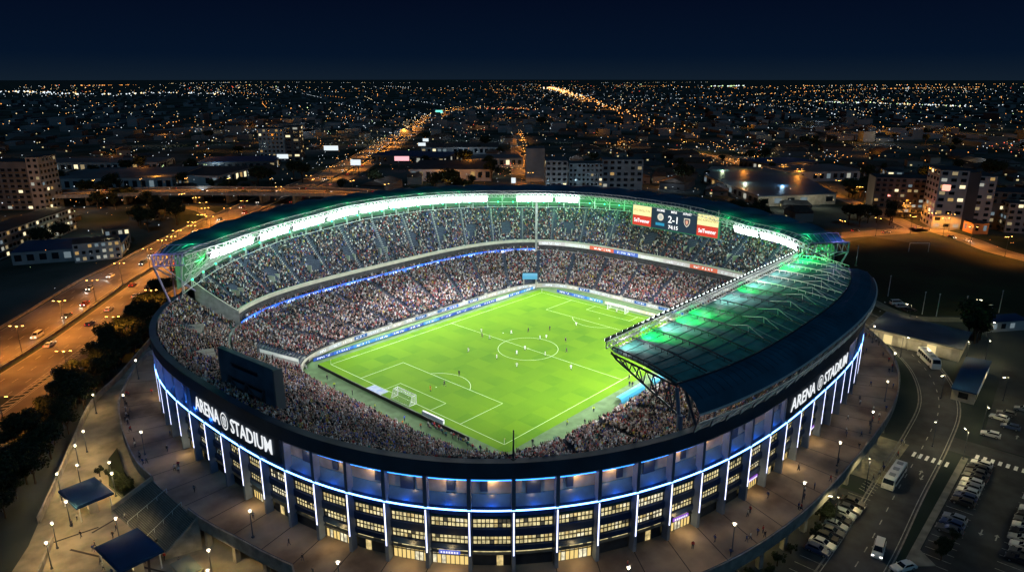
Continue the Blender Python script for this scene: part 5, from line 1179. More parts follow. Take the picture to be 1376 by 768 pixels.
billboard(380,213,16,6,2,bbw,'bright white billboard in front of the office tower pair'); billboard(445,202,22,7,4,bbw,'white billboard beside the far highway at the overpass'); billboard(478,222,13,7,4,bbw,'square white billboard near the highway bend'); billboard(540,216,20,6,3,bbr,'pink and white lit sign over the hall roofs'); billboard(567,196,12,5,4,bbw,'small white billboard right of the highway'); billboard(572,190,10,5,4,bbw,'small bright sign further up the highway'); billboard(590,152,22,9,4,bbg,'green highway sign glowing in the far distance'); billboard(690,246,5,6,-1,bbw,'small white lit panel by the street behind the stadium')
# centre block (three linked buildings)
for k,(px0,px1,py,h,rows,cs,lb_,wl) in enumerate([(739,806,262,27,7,4,'grey hospital like block with recessed windows, left of three behind the roof',greyw),(762,808,262,24,7,3,'gridded grey office wing in the middle of the three blocks',greyw),(812,868,262,26,6,5,'pale grey block with dark window bands, right of three behind the roof',greyw)]):
    a=G(px0,py);b_=G(px1,py); building('office_building',rect(((a.x+b_.x)/2+k*4,(a.y+b_.y)/2+6+k*2-5*(k==1)),(b_-a).length*(.98 if k!=0 else .5) ,16,math.atan2(b_.y-a.y,b_.x-a.x)) if k else rect((G(746,py).x,G(746,py).y),16,26,VW),h,wl,roofg,lb_,rows=rows,lit=.09,seed=k+30,cols_step=cs)
a=G(730,250); building('office_building',rect((a.x+22,a.y+28),16,20,VW),28,greyw,roofg,'plain grey tower behind the left end of the office wing',rows=0)
# right apartment towers
for k,(px,py,w,l,h,rows,cs,lt,wl,lb_) in enumerate([(1222,292,44,18,25,8,3.6,.22,brownw,'brown apartment slab with a grid of balconies, leftmost on the right'),(1197,285,10,16,27,8,5,.3,greyw,'narrow dark stair block left of the brown apartment slab'),(1270,305,15,22,34,9,5,.25,whitew,'pale apartment tower with a red light on top'),(1290,306,12,20,33,1,20,0,darkw,'blank dark tower between the two pale apartment towers'),(1308,306,15,20,31,9,4,.18,whitew,'pale apartment tower with paired square windows, rightmost of the group'),(1360,308,28,18,22,6,4,.28,brownw,'brown apartment block at the right edge of the city'),(1376,312,20,18,17,5,4,.3,greyw,'low grey block in front of the brown apartment at the right edge')]):
    p=G(px,py); building('apartment_tower',rect((p.x+4,p.y+4),w,l,VW+R(-14)),h,wl,roofd,lb_,rows=rows,lit=lt,seed=k+60,cols_step=cs,frame=(k in(0,5)))
p=G(1270,262,25); q=MB(); q.box((0,0,0),(3,3,2.5),emat('red_glow',(1,.35,.25),2)); q.build('aviation_light',loc=(p.x,p.y,28.5),label='red glowing beacon on top of the pale apartment tower',cat='light')
p=G(1310,312); building('orange_building',rect((p.x,p.y),9,9,VW),6,mat('orange_wall',(.45,.22,.08),.8),roofd,'small orange lit building at the street corner',rows=1,lit=.6,cols_step=3)
# streets of individual houses further out
housew=[mat('house_wall_a',(.09,.10,.10),.85),mat('house_wall_b',(.06,.065,.075),.85),mat('house_wall_c',(.13,.14,.14),.85)]; hroof=[mat('tile_roof_a',(.035,.028,.025),.85,var=.3,vscale=.3),mat('tile_roof_b',(.028,.034,.042),.85,var=.3,vscale=.3)]
def house_proto(k):
    b_=empty('house',(0,0,-500)); w,l,h=[(10,14,3.2),(12,18,3.4),(14,12,6.2),(16,24,4.0),(20,34,6)][k]; q=MB(); q.prism([(-w/2,-l/2),(w/2,-l/2),(w/2,l/2),(-w/2,l/2)],0,h,housew[k%3]); q.build('wall',b_)
    q=MB(); r=h+2.2+k*.3; e0=.7; q.face([(-w/2-e0,-l/2-e0,h),(w/2+e0,-l/2-e0,h),(0,-l/2+2,r)],hroof[k%2]); q.face([(w/2+e0,l/2+e0,h),(-w/2-e0,l/2+e0,h),(0,l/2-2,r)],hroof[k%2]); q.face([(w/2+e0,-l/2-e0,h),(w/2+e0,l/2+e0,h),(0,l/2-2,r),(0,-l/2+2,r)],hroof[k%2]); q.face([(-w/2-e0,l/2+e0,h),(-w/2-e0,-l/2-e0,h),(0,-l/2+2,r),(0,l/2-2,r)],hroof[k%2]); q.build('roof',b_)
    for s in (-1,1):
        for x in (-w/4,w/4): q=MB(); q.box((x,s*(l/2+.03),1.6),(1.8,.1,1.3),winmats[0] if (x*s>0) else glass_d); q.build('window',b_)
    q=MB(); q.box((w/2+.03,0,1.1),(.1,1.1,2.1),brownw); q.build('door',b_)
    return b_
HP=[house_proto(k) for k in range(5)]
busy=[]
def free(x,y,r=16):
    for a,b_,c in busy:
        if (x-a)**2+(y-b_)**2<(r+c)**2: return False
    return True
for o in S.objects:
    if o.parent is None and o.get('category') in('building','warehouse','billboard','light'): busy.append((o.location.x,o.location.y,38))
for p in MEDP: busy.append((p.x,p.y,26))
for P_ in (ovp,st3,st4,st5,loop): 
    for p in P_: busy.append((p.x,p.y,10))
busy.append((20,0,125)); busy.append((190,-60,70)); busy.append((-60,150,40))
rr=random.Random(11); nh=0; tries=0; used=set(); HOUSES=[]
while nh<290 and tries<9000:
    tries+=1; py=255-115*rr.random()**1.6 if rr.random()<.8 else 330-80*rr.random(); px=rr.uniform(-20,1396); p=G(px,py)
    if not free(p.x,p.y,12): continue
    busy.append((p.x,p.y,11)); k=rr.randrange(5); HOUSES.append((p.x,p.y)); d=(p-Vector(CAM)).length
    if k not in used: o=HP[k]; used.add(k)
    else: o=copy_tree(HP[k])
    o.location=(p.x,p.y,ZG); o.rotation_euler=(0,0,VW+rr.choice([0,PI/2])+rr.gauss(0,.25)); side='left' if px<460 else 'middle' if px<900 else 'right'
    tag(o,'%s with %s in the dark suburb on the %s'%(['small single storey house','single storey house','two storey house','long low house','large block'][k],['dark tiled hip roof','slate hip roof'][k%2],side),'house','houses of the dark suburb'); nh+=1

# ================================================================== TREES
leafm=[mat('leaf_dark',(.010,.017,.006),.9,var=.5,vscale=.8),mat('leaf_mid',(.012,.022,.008),.9,var=.5,vscale=.8)]; barkm=mat('bark',(.05,.035,.025),.95)
def tree_proto(k):
    rr=random.Random(100+k); t=empty('tree',(0,0,-500)); H=[9,7,11,5.5][k]; q=MB(); q.tube((0,0,0),(0,0,H*.45),.28,barkm,7,.18)
    for j in range(5): a=j*1.25+rr.random(); q.tube((0,0,H*(.28+.04*j)),(math.cos(a)*H*.2,math.sin(a)*H*.2,H*(.5+.05*j)),.11,barkm,5,.05)
    q.build('trunk',t); n=1500; lob=[(rr.gauss(0,H*.17),rr.gauss(0,H*.17),H*(.55+.3*rr.random()),H*rr.uniform(.13,.22)) for _ in range(11)]; V=[];F=[];mi=[]
    for j in range(n):
        l=lob[j%11]; u=Vector((rr.gauss(0,1),rr.gauss(0,1),rr.gauss(0,1))).normalized()*(rr.random()**.35); c=Vector((l[0],l[1],l[2]))+u*l[3]; c.z=max(c.z,H*.32)
        nrm=(u+Vector((rr.gauss(0,.5),rr.gauss(0,.5),rr.gauss(0,.5)+.4))).normalized(); a=nrm.orthogonal().normalized(); b_=nrm.cross(a); s=rr.uniform(.16,.34)*(H/8); i=len(V)
        V+=[tuple(c+a*s),tuple(c+b_*s*.8),tuple(c-a*s),tuple(c-b_*s*.8)]; F.append((i,i+1,i+2,i+3)); mi.append(0 if rr.random()<.6 else 1)
    me=bpy.data.meshes.new('crown'); me.from_pydata(V,[],F); me.materials.append(leafm[0]); me.materials.append(leafm[1]); me.polygons.foreach_set('material_index',mi); link('crown',me,t); return t
TP=[tree_proto(k) for k in range(4)]; usedt=set()
def tree(x,y,k,s,label,group,z=ZG):
    if k not in usedt: o=TP[k]; usedt.add(k)
    else: o=copy_tree(TP[k])
    o.location=(x,y,z); o.rotation_euler=(0,0,random.uniform(0,6.28)); o.scale=(s,s,s*random.uniform(.9,1.1)); tag(o,label,'bush' if k==3 else 'tree',group); o.name='bush' if k==3 else 'tree'
rr=random.Random(4); cnt=0
strip_0=smooth([(-145,10,0),(-134,30,0),(-126,46,0),(-113,66,0),(-101,86,0),(-86,104,0),(-70,122,0),(-50,146,0),(-36,158,0)],6)
strip_=[G(-60,720),G(10,650),G(55,590),G(100,540),G(140,492),G(172,462),G(205,425),G(212,400)]
strip_=smooth(strip_,6)
for k in range(104):
    a,d=at_len(strip_,plen(strip_)*(k+rr.random())/104); n=Vector((d.y,-d.x,0)); p=a+n*rr.uniform(-6.0,6.0)*min(1,.45+.01*(118-k))
    tree(p.x,p.y,rr.choice([0,1,2,0]),rr.uniform(.6,.9),'dark leafy tree in the belt between the slip road and the boundary wall','trees beside the slip road')
strip2=smooth([G(-30,735),G(15,690),G(45,640),G(78,590),G(105,550),G(140,512),G(170,482)],5)
for k in range(46):
    a,d=at_len(strip2,plen(strip2)*(k+rr.random())/46); n=Vector((d.y,-d.x,0)); p=a+n*rr.uniform(-4.5,.5); tree(p.x,p.y,rr.choice([0,1,2]),rr.uniform(.5,.75),'dark leafy tree close behind the pale boundary wall of the plaza','trees behind the boundary wall')
for k in range(12): tree(-108.3+rr.gauss(0,.8),19+rr.random()*12,3,.45,'low bush growing in the planted bed beside the podium','bushes in the planted bed')
for k in range(26): th=R(rr.uniform(222,262)); p=DK(th,0,rr.uniform(-1.0,1.6)); tree(p[0],p[1],3,rr.uniform(.4,.62),'small green tree against the piers below the podium deck','small trees below the podium')
for k in range(30):
    x=rr.uniform(35,72); y=-100.5+ (0 if rr.random()<.5 else -9)+rr.uniform(-1.5,1.5); 
    if free(x,y,1): tree(x,y-1.5*(y<-105),3 if rr.random()<.7 else 1,rr.uniform(.4,.7),'tree on the green island beside the service road','trees by the service road')
for k in range(16): x=rr.uniform(-22,-12); tree(-13.5+rr.gauss(0,2.5),-114.2+rr.gauss(0,.9),3,rr.uniform(.35,.5),'bush on the kerbed island at the end of the parking row','bushes on the parking island') if k<7 else tree(rr.uniform(-12,-2),-131+rr.gauss(0,1.2),3,.5,'bush at the corner by the bottom right of the car park','bushes at the car park corner')
for (px,py,n,sx_,sy_) in ((310,266,16,30,14),(160,272,16,45,10),(210,300,12,30,14),(1215,288,14,30,10),(1150,272,12,20,10),(1170,300,10,35,6),(1300,268,12,50,6),(60,330,10,25,8),(1300,455,8,28,8),(620,255,8,30,4),(1000,300,10,30,6)):
    for k in range(n):
        p=G(px+rr.uniform(-sx_,sx_),py+rr.uniform(-sy_,sy_))
        if all((p.x-a)**2+(p.y-b_)**2>(c*.45)**2 for a,b_,c in busy if c>20 or c==10) and math.hypot(p.x,p.y)>122: tree(p.x,p.y,rr.choice([0,1,2]),rr.uniform(.9,1.5),'dark broad tree standing among the streets beyond the stadium','dark trees of the suburb')
k=0
while k<70:
    py=262-105*rr.random()**1.4; px=rr.uniform(-10,1386); p=G(px,py)
    if all((p.x-a)**2+(p.y-b_)**2>(c*.7)**2 for a,b_,c in busy if c>20 or c==10): tree(p.x,p.y,rr.choice([0,1,2]),rr.uniform(1.2,2.0),'dark broad tree standing among the streets beyond the stadium','dark trees of the suburb')
    k+=1

# ================================================================== STREET LAMPS
def lamp_proto(name,h,arm,heads,bm_,double=False):
    t=empty(name,(0,0,-500)); q=MB(); q.tube((0,0,0),(0,0,h),.11,dsteel,7,.07); q.box((0,0,.15),(.4,.4,.3),dsteel); q.build('pole',t)
    for s in ((-1,1) if double else (1,)):
        if arm>0: q=MB(); q.tube((0,0,h-.1),(s*arm,0,h+.25),.05,dsteel,6); q.build('arm',t)
        q=MB(); 
        if arm>0: q.box((s*(arm+.3),0,h+.27),(.8,.32,.14),dsteel)
        else: q.box((0,0,h+.42),(.62,.62,.08),dsteel)
        o=q.build('lamp_head',t); q=MB()
        if arm>0: q.box((s*(arm+.3),0,h+.15),(.66,.26,.12),bm_)
        else: q.ball((0,0,h+.2),.17,bm_,8,6)
        q.build('bulb',o)
    return t
LPd=lamp_proto('lamp_post',5.2,0,1,bulb); LPo=lamp_proto('street_lamp',10,1.6,1,bulbo,True); LPy=lamp_proto('street_lamp',7,1.2,1,bulb)
usedl=set()
def put_lamp(P_,x,y,z,rz,label,group,power,col,h,aimz=True,s=.25):
    if P_.name not in usedl: o=P_; usedl.add(P_.name)
    else: o=copy_tree(P_)
    o.location=(x,y,z); o.rotation_euler=(0,0,rz); tag(o,label,'street lamp',group)
    if power and P_ is LPo: lamp('lamp_light','SPOT',(0,0,h-.3),power*2.0,col,o,s,(0,0,0),150,.35)
    elif power: lamp('lamp_light','SPOT',(0,0,h),power*1.25,col,o,s,(0,0,0),158,.3)
    return o
WC=(1,.72,.38); OC=(1,.33,.035)
for k in range(30):
    th=R(144+k*12.2)
    if 172<(D(th)%360)<187: continue
    if (D(th)%360)<140 and (D(th)%360)>-1 and not (D(th)%360)>330: continue
    p=DK(th,0,-1.3 if k%2 else -2.2); put_lamp(LPd,p[0],p[1],0,th,'slim lamp post with glowing white globe near the podium edge','lamp posts along the podium edge',640,WC,5.9)
for x,y in ((-114.5,28.5),(-118.5,27.8),(-120.5,15),(-124.5,9.2),(-127,3.5),(-116,2),(-110.7,19.4),(-109.5,24.5),(-108.5,44),(-112,38),(-100,64),(-111,-25),(-108.5,-20)):
    put_lamp(LPd,x,y,ZG,0,'glowing globe lamp on a post in the yellow lit plaza','lamp posts of the plaza',1250,(1,.66,.22),4.6)
L_=plen(MEDP); s=4; 
while s<L_*.9:
    a,d=at_len(MEDP,s); far=(a-Vector((CAM[0],CAM[1],0))).length
    put_lamp(LPo,a.x,a.y,ZG,math.atan2(d.y,d.x)+PI/2,'tall twin armed lamp with orange light on the highway median','twin lamps along the highway',(7000 if far<650 else 14000) ,OC,10.5); s+=26 if far<450 else 60
for (P_,st_p,off,n_) in ((ovp,30,11,'overpass'),(st3,24,7,'street'),(st5,34,6,'street'),(st4,26,7,'street'),(loop,22,5,'loop road'),(slip,30,4.8,'slip road'),(st6,35,8,'straight street')):
    s=6; Q=offs(P_,off)
    while s<plen(Q):
        a,d=at_len(Q,s); put_lamp(LPo,a.x,a.y,2 if n_=='overpass' else ZG,math.atan2(d.y,d.x)+PI/2,'twin armed lamp with orange light along the %s'%n_,'orange lamps along the %s'%n_,3000 if n_ not in('slip road',) else 1600,OC,10.5); s+=st_p
for x,y,pw in ((29,-103.6,900),(27,-110.3,900),(60,-99,500),(92,-99,700),(100,-103,500),(120,-100,700),(9,-131.5,1200),(46,-111,500),(-6,-134,1200),(70,-112,400),(104,-66,500),(122,-76,500),(85,-82.5,600),(-2,-97.5,350),(-20,-97,350),(112,-62,450),(146,-92,400)):
    put_lamp(LPy,x,y,ZG,random.uniform(0,6),'single arm lamp with yellowish light beside the service road or car park','lamps of the car park and service road',pw,(1,.82,.38),7)
for k in range(9): th=R(213+k*9); p=DK(th,0,-4); lamp('undercroft_light','POINT',(p[0],p[1],-2.2),420,(1,.78,.30),None,.2)
# goals and masts on the dark field
for x,y,rz in ((*G(1313,425)[:2],VW),(*G(1234,338)[:2],VW)):
    g=empty('goal_posts',(x,y,ZG),rz,label='white goal posts on the dark field %s'%('nearer the camera' if x<190 else 'at its far end'),cat='goal'); q=MB(); q.tube((-5,0,0),(-5,0,4.5),.12,white); q.tube((5,0,0),(5,0,4.5),.12,white); q.tube((-5,0,4.5),(5,0,4.5),.12,white); q.build('frame',g)
for k,(px,py) in enumerate(((1193,398),(1239,422),(1258,425),(1295,428),(1342,420))):
    p=G(px,py); g=empty('field_mast',(p.x,p.y,ZG),label='thin grey mast standing at the edge of the dark field',cat='mast',group='masts beside the dark field'); q=MB(); q.tube((0,0,0),(0,0,8.5),.14,steel,6,.1); q.build('pole',g); q=MB(); q.box((0,0,8.6),(1.0,.3,.3),steel); q.build('crossarm',g)

# ================================================================== VEHICLES
paintc=objcol('car_paint',.28,.1,.6); tyre=mat('tyre',(.015,.015,.015),.8); rim=mat('rim',(.35,.36,.38),.3,.8); headl=emat('headlight',(1,.95,.82),9); taill=emat('taillight',(1,.05,.03),4); offl=mat('lamp_lens',(.4,.4,.4),.2); offr=mat('tail_lens',(.25,.01,.01),.3)
def car_proto(kind,on):
    t=empty('car',(0,0,-500)); L_,W_,H_=dict(hatch=(4.2,1.76,1.5),sedan=(4.7,1.82,1.45),van=(5.2,1.95,2.05))[kind]
    if kind=='sedan': lo=[(-L_/2,.35),(-L_/2,.82),(-L_*.38,.95),(L_*.18,.97),(L_*.45,.80),(L_/2,.62),(L_/2,.35)]; cab=[(-L_*.40,.93),(-L_*.26,1.42),(L_*.02,1.45),(L_*.20,.95)]
    elif kind=='hatch': lo=[(-L_/2,.35),(-L_/2,.95),(-L_*.44,1.02),(L_*.2,1.0),(L_*.44,.84),(L_/2,.65),(L_/2,.35)]; cab=[(-L_*.46,1.0),(-L_*.38,1.48),(L_*.02,1.5),(L_*.22,.98)]
    else: lo=[(-L_/2,.35),(-L_/2,1.2),(-L_*.46,1.25),(L_*.30,1.2),(L_*.45,1.0),(L_/2,.75),(L_/2,.35)]; cab=[(-L_*.48,1.2),(-L_*.46,2.0),(L_*.16,2.05),(L_*.33,1.18)]
    def extr(q,prof,w0,w1,m_):
        n=len(prof); zmin=min(p[1] for p in prof); zmax=max(p[1] for p in prof); ww=[w0+(w1-w0)*(p[1]-zmin)/(zmax-zmin) for p in prof]; A_=[(p[0],-w/2,p[1]) for p,w in zip(prof,ww)]; B_=[(p[0],w/2,p[1]) for p,w in zip(prof,ww)]; q.face(A_[::-1],m_); q.face(B_,m_); q.strip(A_,B_,m_,close=True)
    q=MB(); extr(q,lo,W_,W_*.94,paintc); extr(q,cab,W_*.90,W_*.72,paintc); q.box((0,0,.33),(L_*.96,W_*.93,.16),black); q.build('body',t)
    # glazing set just proud of the cabin
    q=MB(); c=cab; zc0,zc1=c[0][1]+.06,max(p[1] for p in c)-.07
    def cw(z): return (W_*.90+(W_*.72-W_*.90)*(z-min(p[1] for p in c))/(max(p[1] for p in c)-min(p[1] for p in c)))/2+.012
    def xat(a,b_,z): return a[0]+(b_[0]-a[0])*(z-a[1])/(b_[1]-a[1])
    for s in (-1,1):
        f=[(xat(c[0],c[1],zc0)+.12,s*cw(zc0),zc0),(xat(c[3],c[2],zc0)-.14,s*cw(zc0),zc0),(xat(c[3],c[2],zc1)-.08,s*cw(zc1),zc1),(xat(c[0],c[1],zc1)+.08,s*cw(zc1),zc1)]; q.face(f if s<0 else f[::-1],glass_d)
    for a,b_,sg in ((c[3],c[2],1),(c[0],c[1],-1)):
        x0=xat(a,b_,zc0)+.02*sg;x1=xat(a,b_,zc1)+.02*sg; w0=cw(zc0)-.08;w1=cw(zc1)-.08; f=[(x0,-w0,zc0),(x0,w0,zc0),(x1,w1,zc1),(x1,-w1,zc1)]; q.face(f if sg>0 else f[::-1],glass_d)
    q.build('window',t)
    for x in (-L_*.30,L_*.32):
        for s in (-1,1):
            q=MB(); q.tube((x,s*(W_/2-.18),.33),(x,s*(W_/2+.02),.33),.33,tyre,14); w=q.build('wheel',t); 
            q=MB(); q.tube((x,s*(W_/2+.02),.33),(x,s*(W_/2+.03),.33),.19,rim,10); q.build('rim',w)
    for s in (-1,1):
        q=MB(); q.box((L_/2-.02,s*W_*.36,.68 if kind!='van' else .82),(.10,.36,.15),headl if on else offl); q.build('headlight',t); q=MB(); q.box((-L_/2,s*W_*.38,.80),(.08,.26,.2),taill if on else offr); q.build('taillight',t)
        q=MB(); q.box((L_*.14,s*(W_/2+.06),cab[0][1]+.05),(.16,.16,.11),paintc); q.build('mirror',t)
    return t
CP={(k,on):car_proto(k,on) for k in('hatch','sedan','van') for on in(0,1)}; usedc=set()
ccol=[((.62,.62,.6),'white'),((.02,.021,.024),'black'),((.30,.31,.32),'silver'),((.08,.085,.09),'dark grey'),((.04,.07,.16),'blue'),((.25,.03,.03),'red')]
def car(kind,on,x,y,rz,ci,where,group,z=ZG):
    P_=CP[(kind,on)]
    if (kind,on) not in usedc: o=P_; usedc.add((kind,on))
    else: o=copy_tree(P_)
    c,cn=ccol[ci]; o.location=(x,y,z+.02); o.rotation_euler=(0,0,rz)
    for ch in o.children_recursive: ch.color=(*c,1)
    tag(o,'%s %s %s'%(cn,{'hatch':'hatchback','sedan':'saloon car','van':'van'}[kind],where),'van' if kind=='van' else 'car',group); o['category']='van' if kind=='van' else 'car'; return o
rr=random.Random(21)
row=[(26.3,0),(23.8,1),(21.3,3),(18.8,1),(16.3,0),(13.8,2),(11.3,0),(8.8,4),(6.3,1),(-1.2,2),(-3.7,4),(-6.2,3)]
for k,(x,ci) in enumerate(row): car(rr.choice(['hatch','sedan']),0,x,-114.0,R(90)+rr.gauss(0,.03),ci,'parked in the row behind the kerb, number of the row counted from the crossing %s'%['first','second','third','fourth','fifth','sixth','seventh','eighth','ninth','tenth','x','x'][k] if False else 'in the parking row behind the kerb, %s from the crossing'%['first','second','third','fourth','fifth','sixth','seventh','eighth','ninth','tenth','eleventh','last'][k],'cars in the parking row')
for k,(x,ci) in enumerate([(29,0),(26.5,5),(24,1),(17.3,0),(12.3,0),(9.8,1),(7.3,3),(4.8,0),(2.3,1),(-.2,2),(34,1),(37,3),(41,0),(-2.7,0),(-5.2,3),(-7.7,1),(44,2)]): car(rr.choice(['hatch','sedan']),0,x,-125.0-(.6 if k>9 else 0),R(90)+rr.gauss(0,.03),ci,'in the far right parking row, %s along'%['first','second','third','fourth','fifth','sixth','seventh','eighth','ninth','tenth','eleventh','twelfth','thirteenth','fourteenth','fifteenth','sixteenth','last'][k],'cars in the far right row')
for k,(x,ci) in enumerate([(-9,1),(-12,3),(-14.5,0),(-24.5,1),(-22,3),(-17,1),(-19.5,2),(-27,0),(-29.5,4)]): car(rr.choice(['hatch','sedan']),0,x,-97.2,R(-90)+rr.gauss(0,.03),ci,'parked against the piers below the podium deck, %s from the hatching'%['first','second','third','seventh','sixth','fourth','fifth','eighth','last'][k],'cars below the podium')
car('van',1,-22.0,-105.6,R(188),0,'driving towards the camera on the service road with lit headlights',None); car('sedan',0,-24.0,-110.3,R(150),0,'turning at the bottom edge beside the kerbed island',None)
for k,(x,y,ci) in enumerate(((56,-113,0),(60,-114,3),(52,-116,4),(66,-117,2),(44,-113,0))): car('hatch',0,x,y,R(rr.choice([85,95])),ci,'parked in the dark yard beyond the side street','cars in the dark yard')
for k,(px,py) in enumerate(((1205,409),(1212,413),(1222,418))): p=G(px,py); car('van' if k==0 else 'sedan',0,p.x,p.y,R(-45),[0,2,1][k],'parked by the lane at the edge of the dark field, %s'%['first','second','third'][k],'cars by the dark field')
# highway traffic
dirs=-1
for k in range(46):
    side=k%2; off=(-4.5-3.6*rr.randrange(4)) if side==0 else (4.0+3.6*rr.randrange(3)); s=6+k*9.5+rr.uniform(-5,5) if k<36 else 350+(k-36)*32; P_=offs(MEDP,off); a,d=at_len(P_,s+20); h=math.atan2(d.y,d.x)+(PI if side==0 else 0)
    o=car(rr.choice(['hatch','sedan','van']),1,a.x,a.y,h,rr.choice([0,0,1,2,3,4,5]),'driving %s the camera on the orange lit highway'%('towards' if side==0 else 'away from'),'cars on the highway')
    if side==0: lamp('headlight_beam','SPOT',(2.6,0,.7),700,(1,.93,.8),o,.15,(12,0,-.3),75,.8)
for k in range(12):
    s=20+k*24+rr.uniform(-6,6); P_=offs(ovp,(-6 if k%2 else 5)+rr.uniform(-2,2)); a,d=at_len(P_,s); car(rr.choice(['hatch','sedan']),1,a.x,a.y,math.atan2(d.y,d.x)+(PI if k%2 else 0),rr.choice([0,1,2,3]),'driving along the overpass behind the stadium','cars on the overpass',z=2)
for k,(P_,off) in enumerate([(st3,-3),(st3,3),(st3,-3),(st3,3),(st4,3),(st3,-5.6),(st3,-5.6),(st3,5.6),(st5,2),(st5,-2),(st5,2),(st4,-3)]):
    a,d=at_len(offs(P_,off),12+(k*29)%max(30,plen(P_)-20)); car(rr.choice(['hatch','sedan']),k%2,a.x,a.y,math.atan2(d.y,d.x),rr.choice([0,1,2,3]),'on the orange lit street beyond the dark field','cars on the far streets')
# limousine bus and coach
def bus(L_,W_,H_,loc,rz,label,cat,low=False):
    b_=empty('bus' if not low else 'limousine',loc,rz,label=label,cat=cat); bw=mat('bus_white',(.6,.6,.58),.35,spec=.5); q=MB(); pr=[(-L_/2,.35),(-L_/2+.05,H_*.97),(-L_/2+.4,H_),(L_/2-.7,H_),(L_/2-.1,H_*.62),(L_/2,H_*.45),(L_/2,.35)] if not low else [(-L_/2,.35),(-L_/2,.95),(-L_*.44,1.05),(-L_*.41,H_),(L_*.24,H_),(L_*.31,1.05),(L_*.46,.85),(L_/2,.6),(L_/2,.35)]
    A_=[(x,-W_/2*(1 if z<H_*.7 else .93),z) for x,z in pr];B_=[(x,W_/2*(1 if z<H_*.7 else .93),z) for x,z in pr]; q.face(A_[::-1],bw); q.face(B_,bw); q.strip(A_,B_,bw,close=True); q.build('body',b_)
    x0,x1=(-L_/2+.5,L_/2-1.1) if not low else (-L_*.40,L_*.25); n=7
    for s in (-1,1):
        for k in range(n):
            a=x0+(x1-x0)*(k+.06)/n; c=x0+(x1-x0)*(k+.94)/n; z0,z1=(H_*.5,H_*.82) if not low else (1.08,H_-.12); q=MB(); y=s*(W_/2+.02); f=[(a,y,z0),(c,y,z0),(c,y*.97,z1),(a,y*.97,z1)]; q.face(f if s<0 else f[::-1],glass_d); q.build('window',b_)
    q=MB(); 
    for k in range(3): q.box((-L_/2+L_*(k+.6)/3.6,0,H_+.12),(1.2,W_*.5,.2),mat('roof_unit',(.25,.26,.27),.5))
    q.build('roof_hatch',b_); q=MB()
    if low: q.face([(L_*.25,-W_*.4,H_-.06),(L_*.31+.02,-W_*.42,1.1),(L_*.31+.02,W_*.42,1.1),(L_*.25,W_*.4,H_-.06)],glass_d)
    else: q.face([(L_/2-.66,-W_*.42,H_-.06),(L_/2-.08,-W_*.44,H_*.63),(L_/2-.08,W_*.44,H_*.63),(L_/2-.66,W_*.42,H_-.06)],glass_d)
    for v in range(4): q.v[v]=(q.v[v][0]+.03,q.v[v][1],q.v[v][2]+.03)
    q.build('windscreen',b_)
    for x in (-L_*.32,L_*.34):
        for s in (-1,1): q=MB(); q.tube((x,s*(W_/2-.28),.42),(x,s*(W_/2+.02),.42),.42,tyre,14); q.build('wheel',b_)
    for s in (-1,1): q=MB(); q.box((L_/2+.01,s*W_*.36,.7),(.08,.34,.18),headl if False else offl); q.build('headlight',b_)
    return b_
bus(11.0,2.4,2.5,(6.6,-100.9,ZG+.03),R(180),'long white bus parked at the kerb below the podium deck','bus'); bus(12,2.55,3.2,(86.0,-90.2,ZG+.03),R(212),'white coach standing on the curve of the service road','bus')
# people on the deck and around
cols=[((.02,.02,.025),'black'),((.10,.10,.11),'grey'),((.3,.03,.03),'red'),((.4,.4,.38),'white'),((.03,.05,.15),'navy')]
rr=random.Random(77)
def walker(x,y,z,where,grp):
    c,cn=rr.choice(cols); person(pmesh(rr.choice(['walk','stand','walk']),JE,rr.randrange(3)),(x,y,z),rr.uniform(-3,3),c,'person in %s clothes %s'%(cn,where),grp)
for k in range(46): th=R(rr.uniform(196,300) if k<30 else rr.uniform(300,330)); p=DK(th,.01,-rr.choice([.7,.9,1.2,2.0])-.3); walker(p[0],p[1],.01,'by the podium wall','people by the podium wall')
for k in range(20): th=R(rr.uniform(148,172)); p=DK(th,.01,-.8-rr.random()); walker(p[0],p[1],.01,'by the railing on the left side of the podium','people by the left railing')
for k in range(44): th=R(rr.uniform(150,335)); p=DK(th,.01,-rr.uniform(2,8.5)); walker(p[0],p[1],.01,'crossing the wide podium deck','people crossing the podium')
for k in range(22): walker(rr.uniform(-121,-111),rr.uniform(-18,26),ZG+.03,'on the plaza near the blue canopies','people on the plaza')
for k in range(8): walker(rr.uniform(3,28),rr.uniform(-98.8,-97),ZG+.03,'on the pavement below the podium','people on the lower pavement')
# ================================================================== CITY LIGHTS
def lightfield(name,pts_,sizes,m_,label):
    n=len(pts_); base=np.array([(1,0,0),(-1,0,0),(0,1,0),(0,-1,0),(0,0,1),(0,0,-1)],float); fc=np.array([(0,2,4),(2,1,4),(1,3,4),(3,0,4),(2,0,5),(1,2,5),(3,1,5),(0,3,5)])
    V=(np.array(pts_)[:,None,:]+base[None]*np.array(sizes)[:,None,None]).reshape(-1,3); F=(np.arange(n)[:,None,None]*6+fc[None]).reshape(-1,3); me=bpy.data.meshes.new(name); me.from_pydata(V.tolist(),[],F.tolist()); me.materials.append(m_); return link(name,me,label=label,cat='city lights',kind='stuff')
far={k:([],[]) for k in('white','amber','orange','green','red')}
def addl(k,x,y,z,b=1.0):
    d=math.hypot(x-CAM[0],y-CAM[1]); far[k][0].append((x,y,z)); far[k][1].append(min(d*.00060,6)*b*(1 if d<3000 or b>1 else .8)*random.choice([.5,.65,.8,1,1.25]))
rr=random.Random(99)
def pick(): return rr.choices(['white','amber','orange','green','red'],[34,34,26,3,3])[0]
import mathutils
def nz(x,y,f): return mathutils.noise.fractal(Vector((x*f+3.1,y*f-7.7,0)),.6,2.1,4)
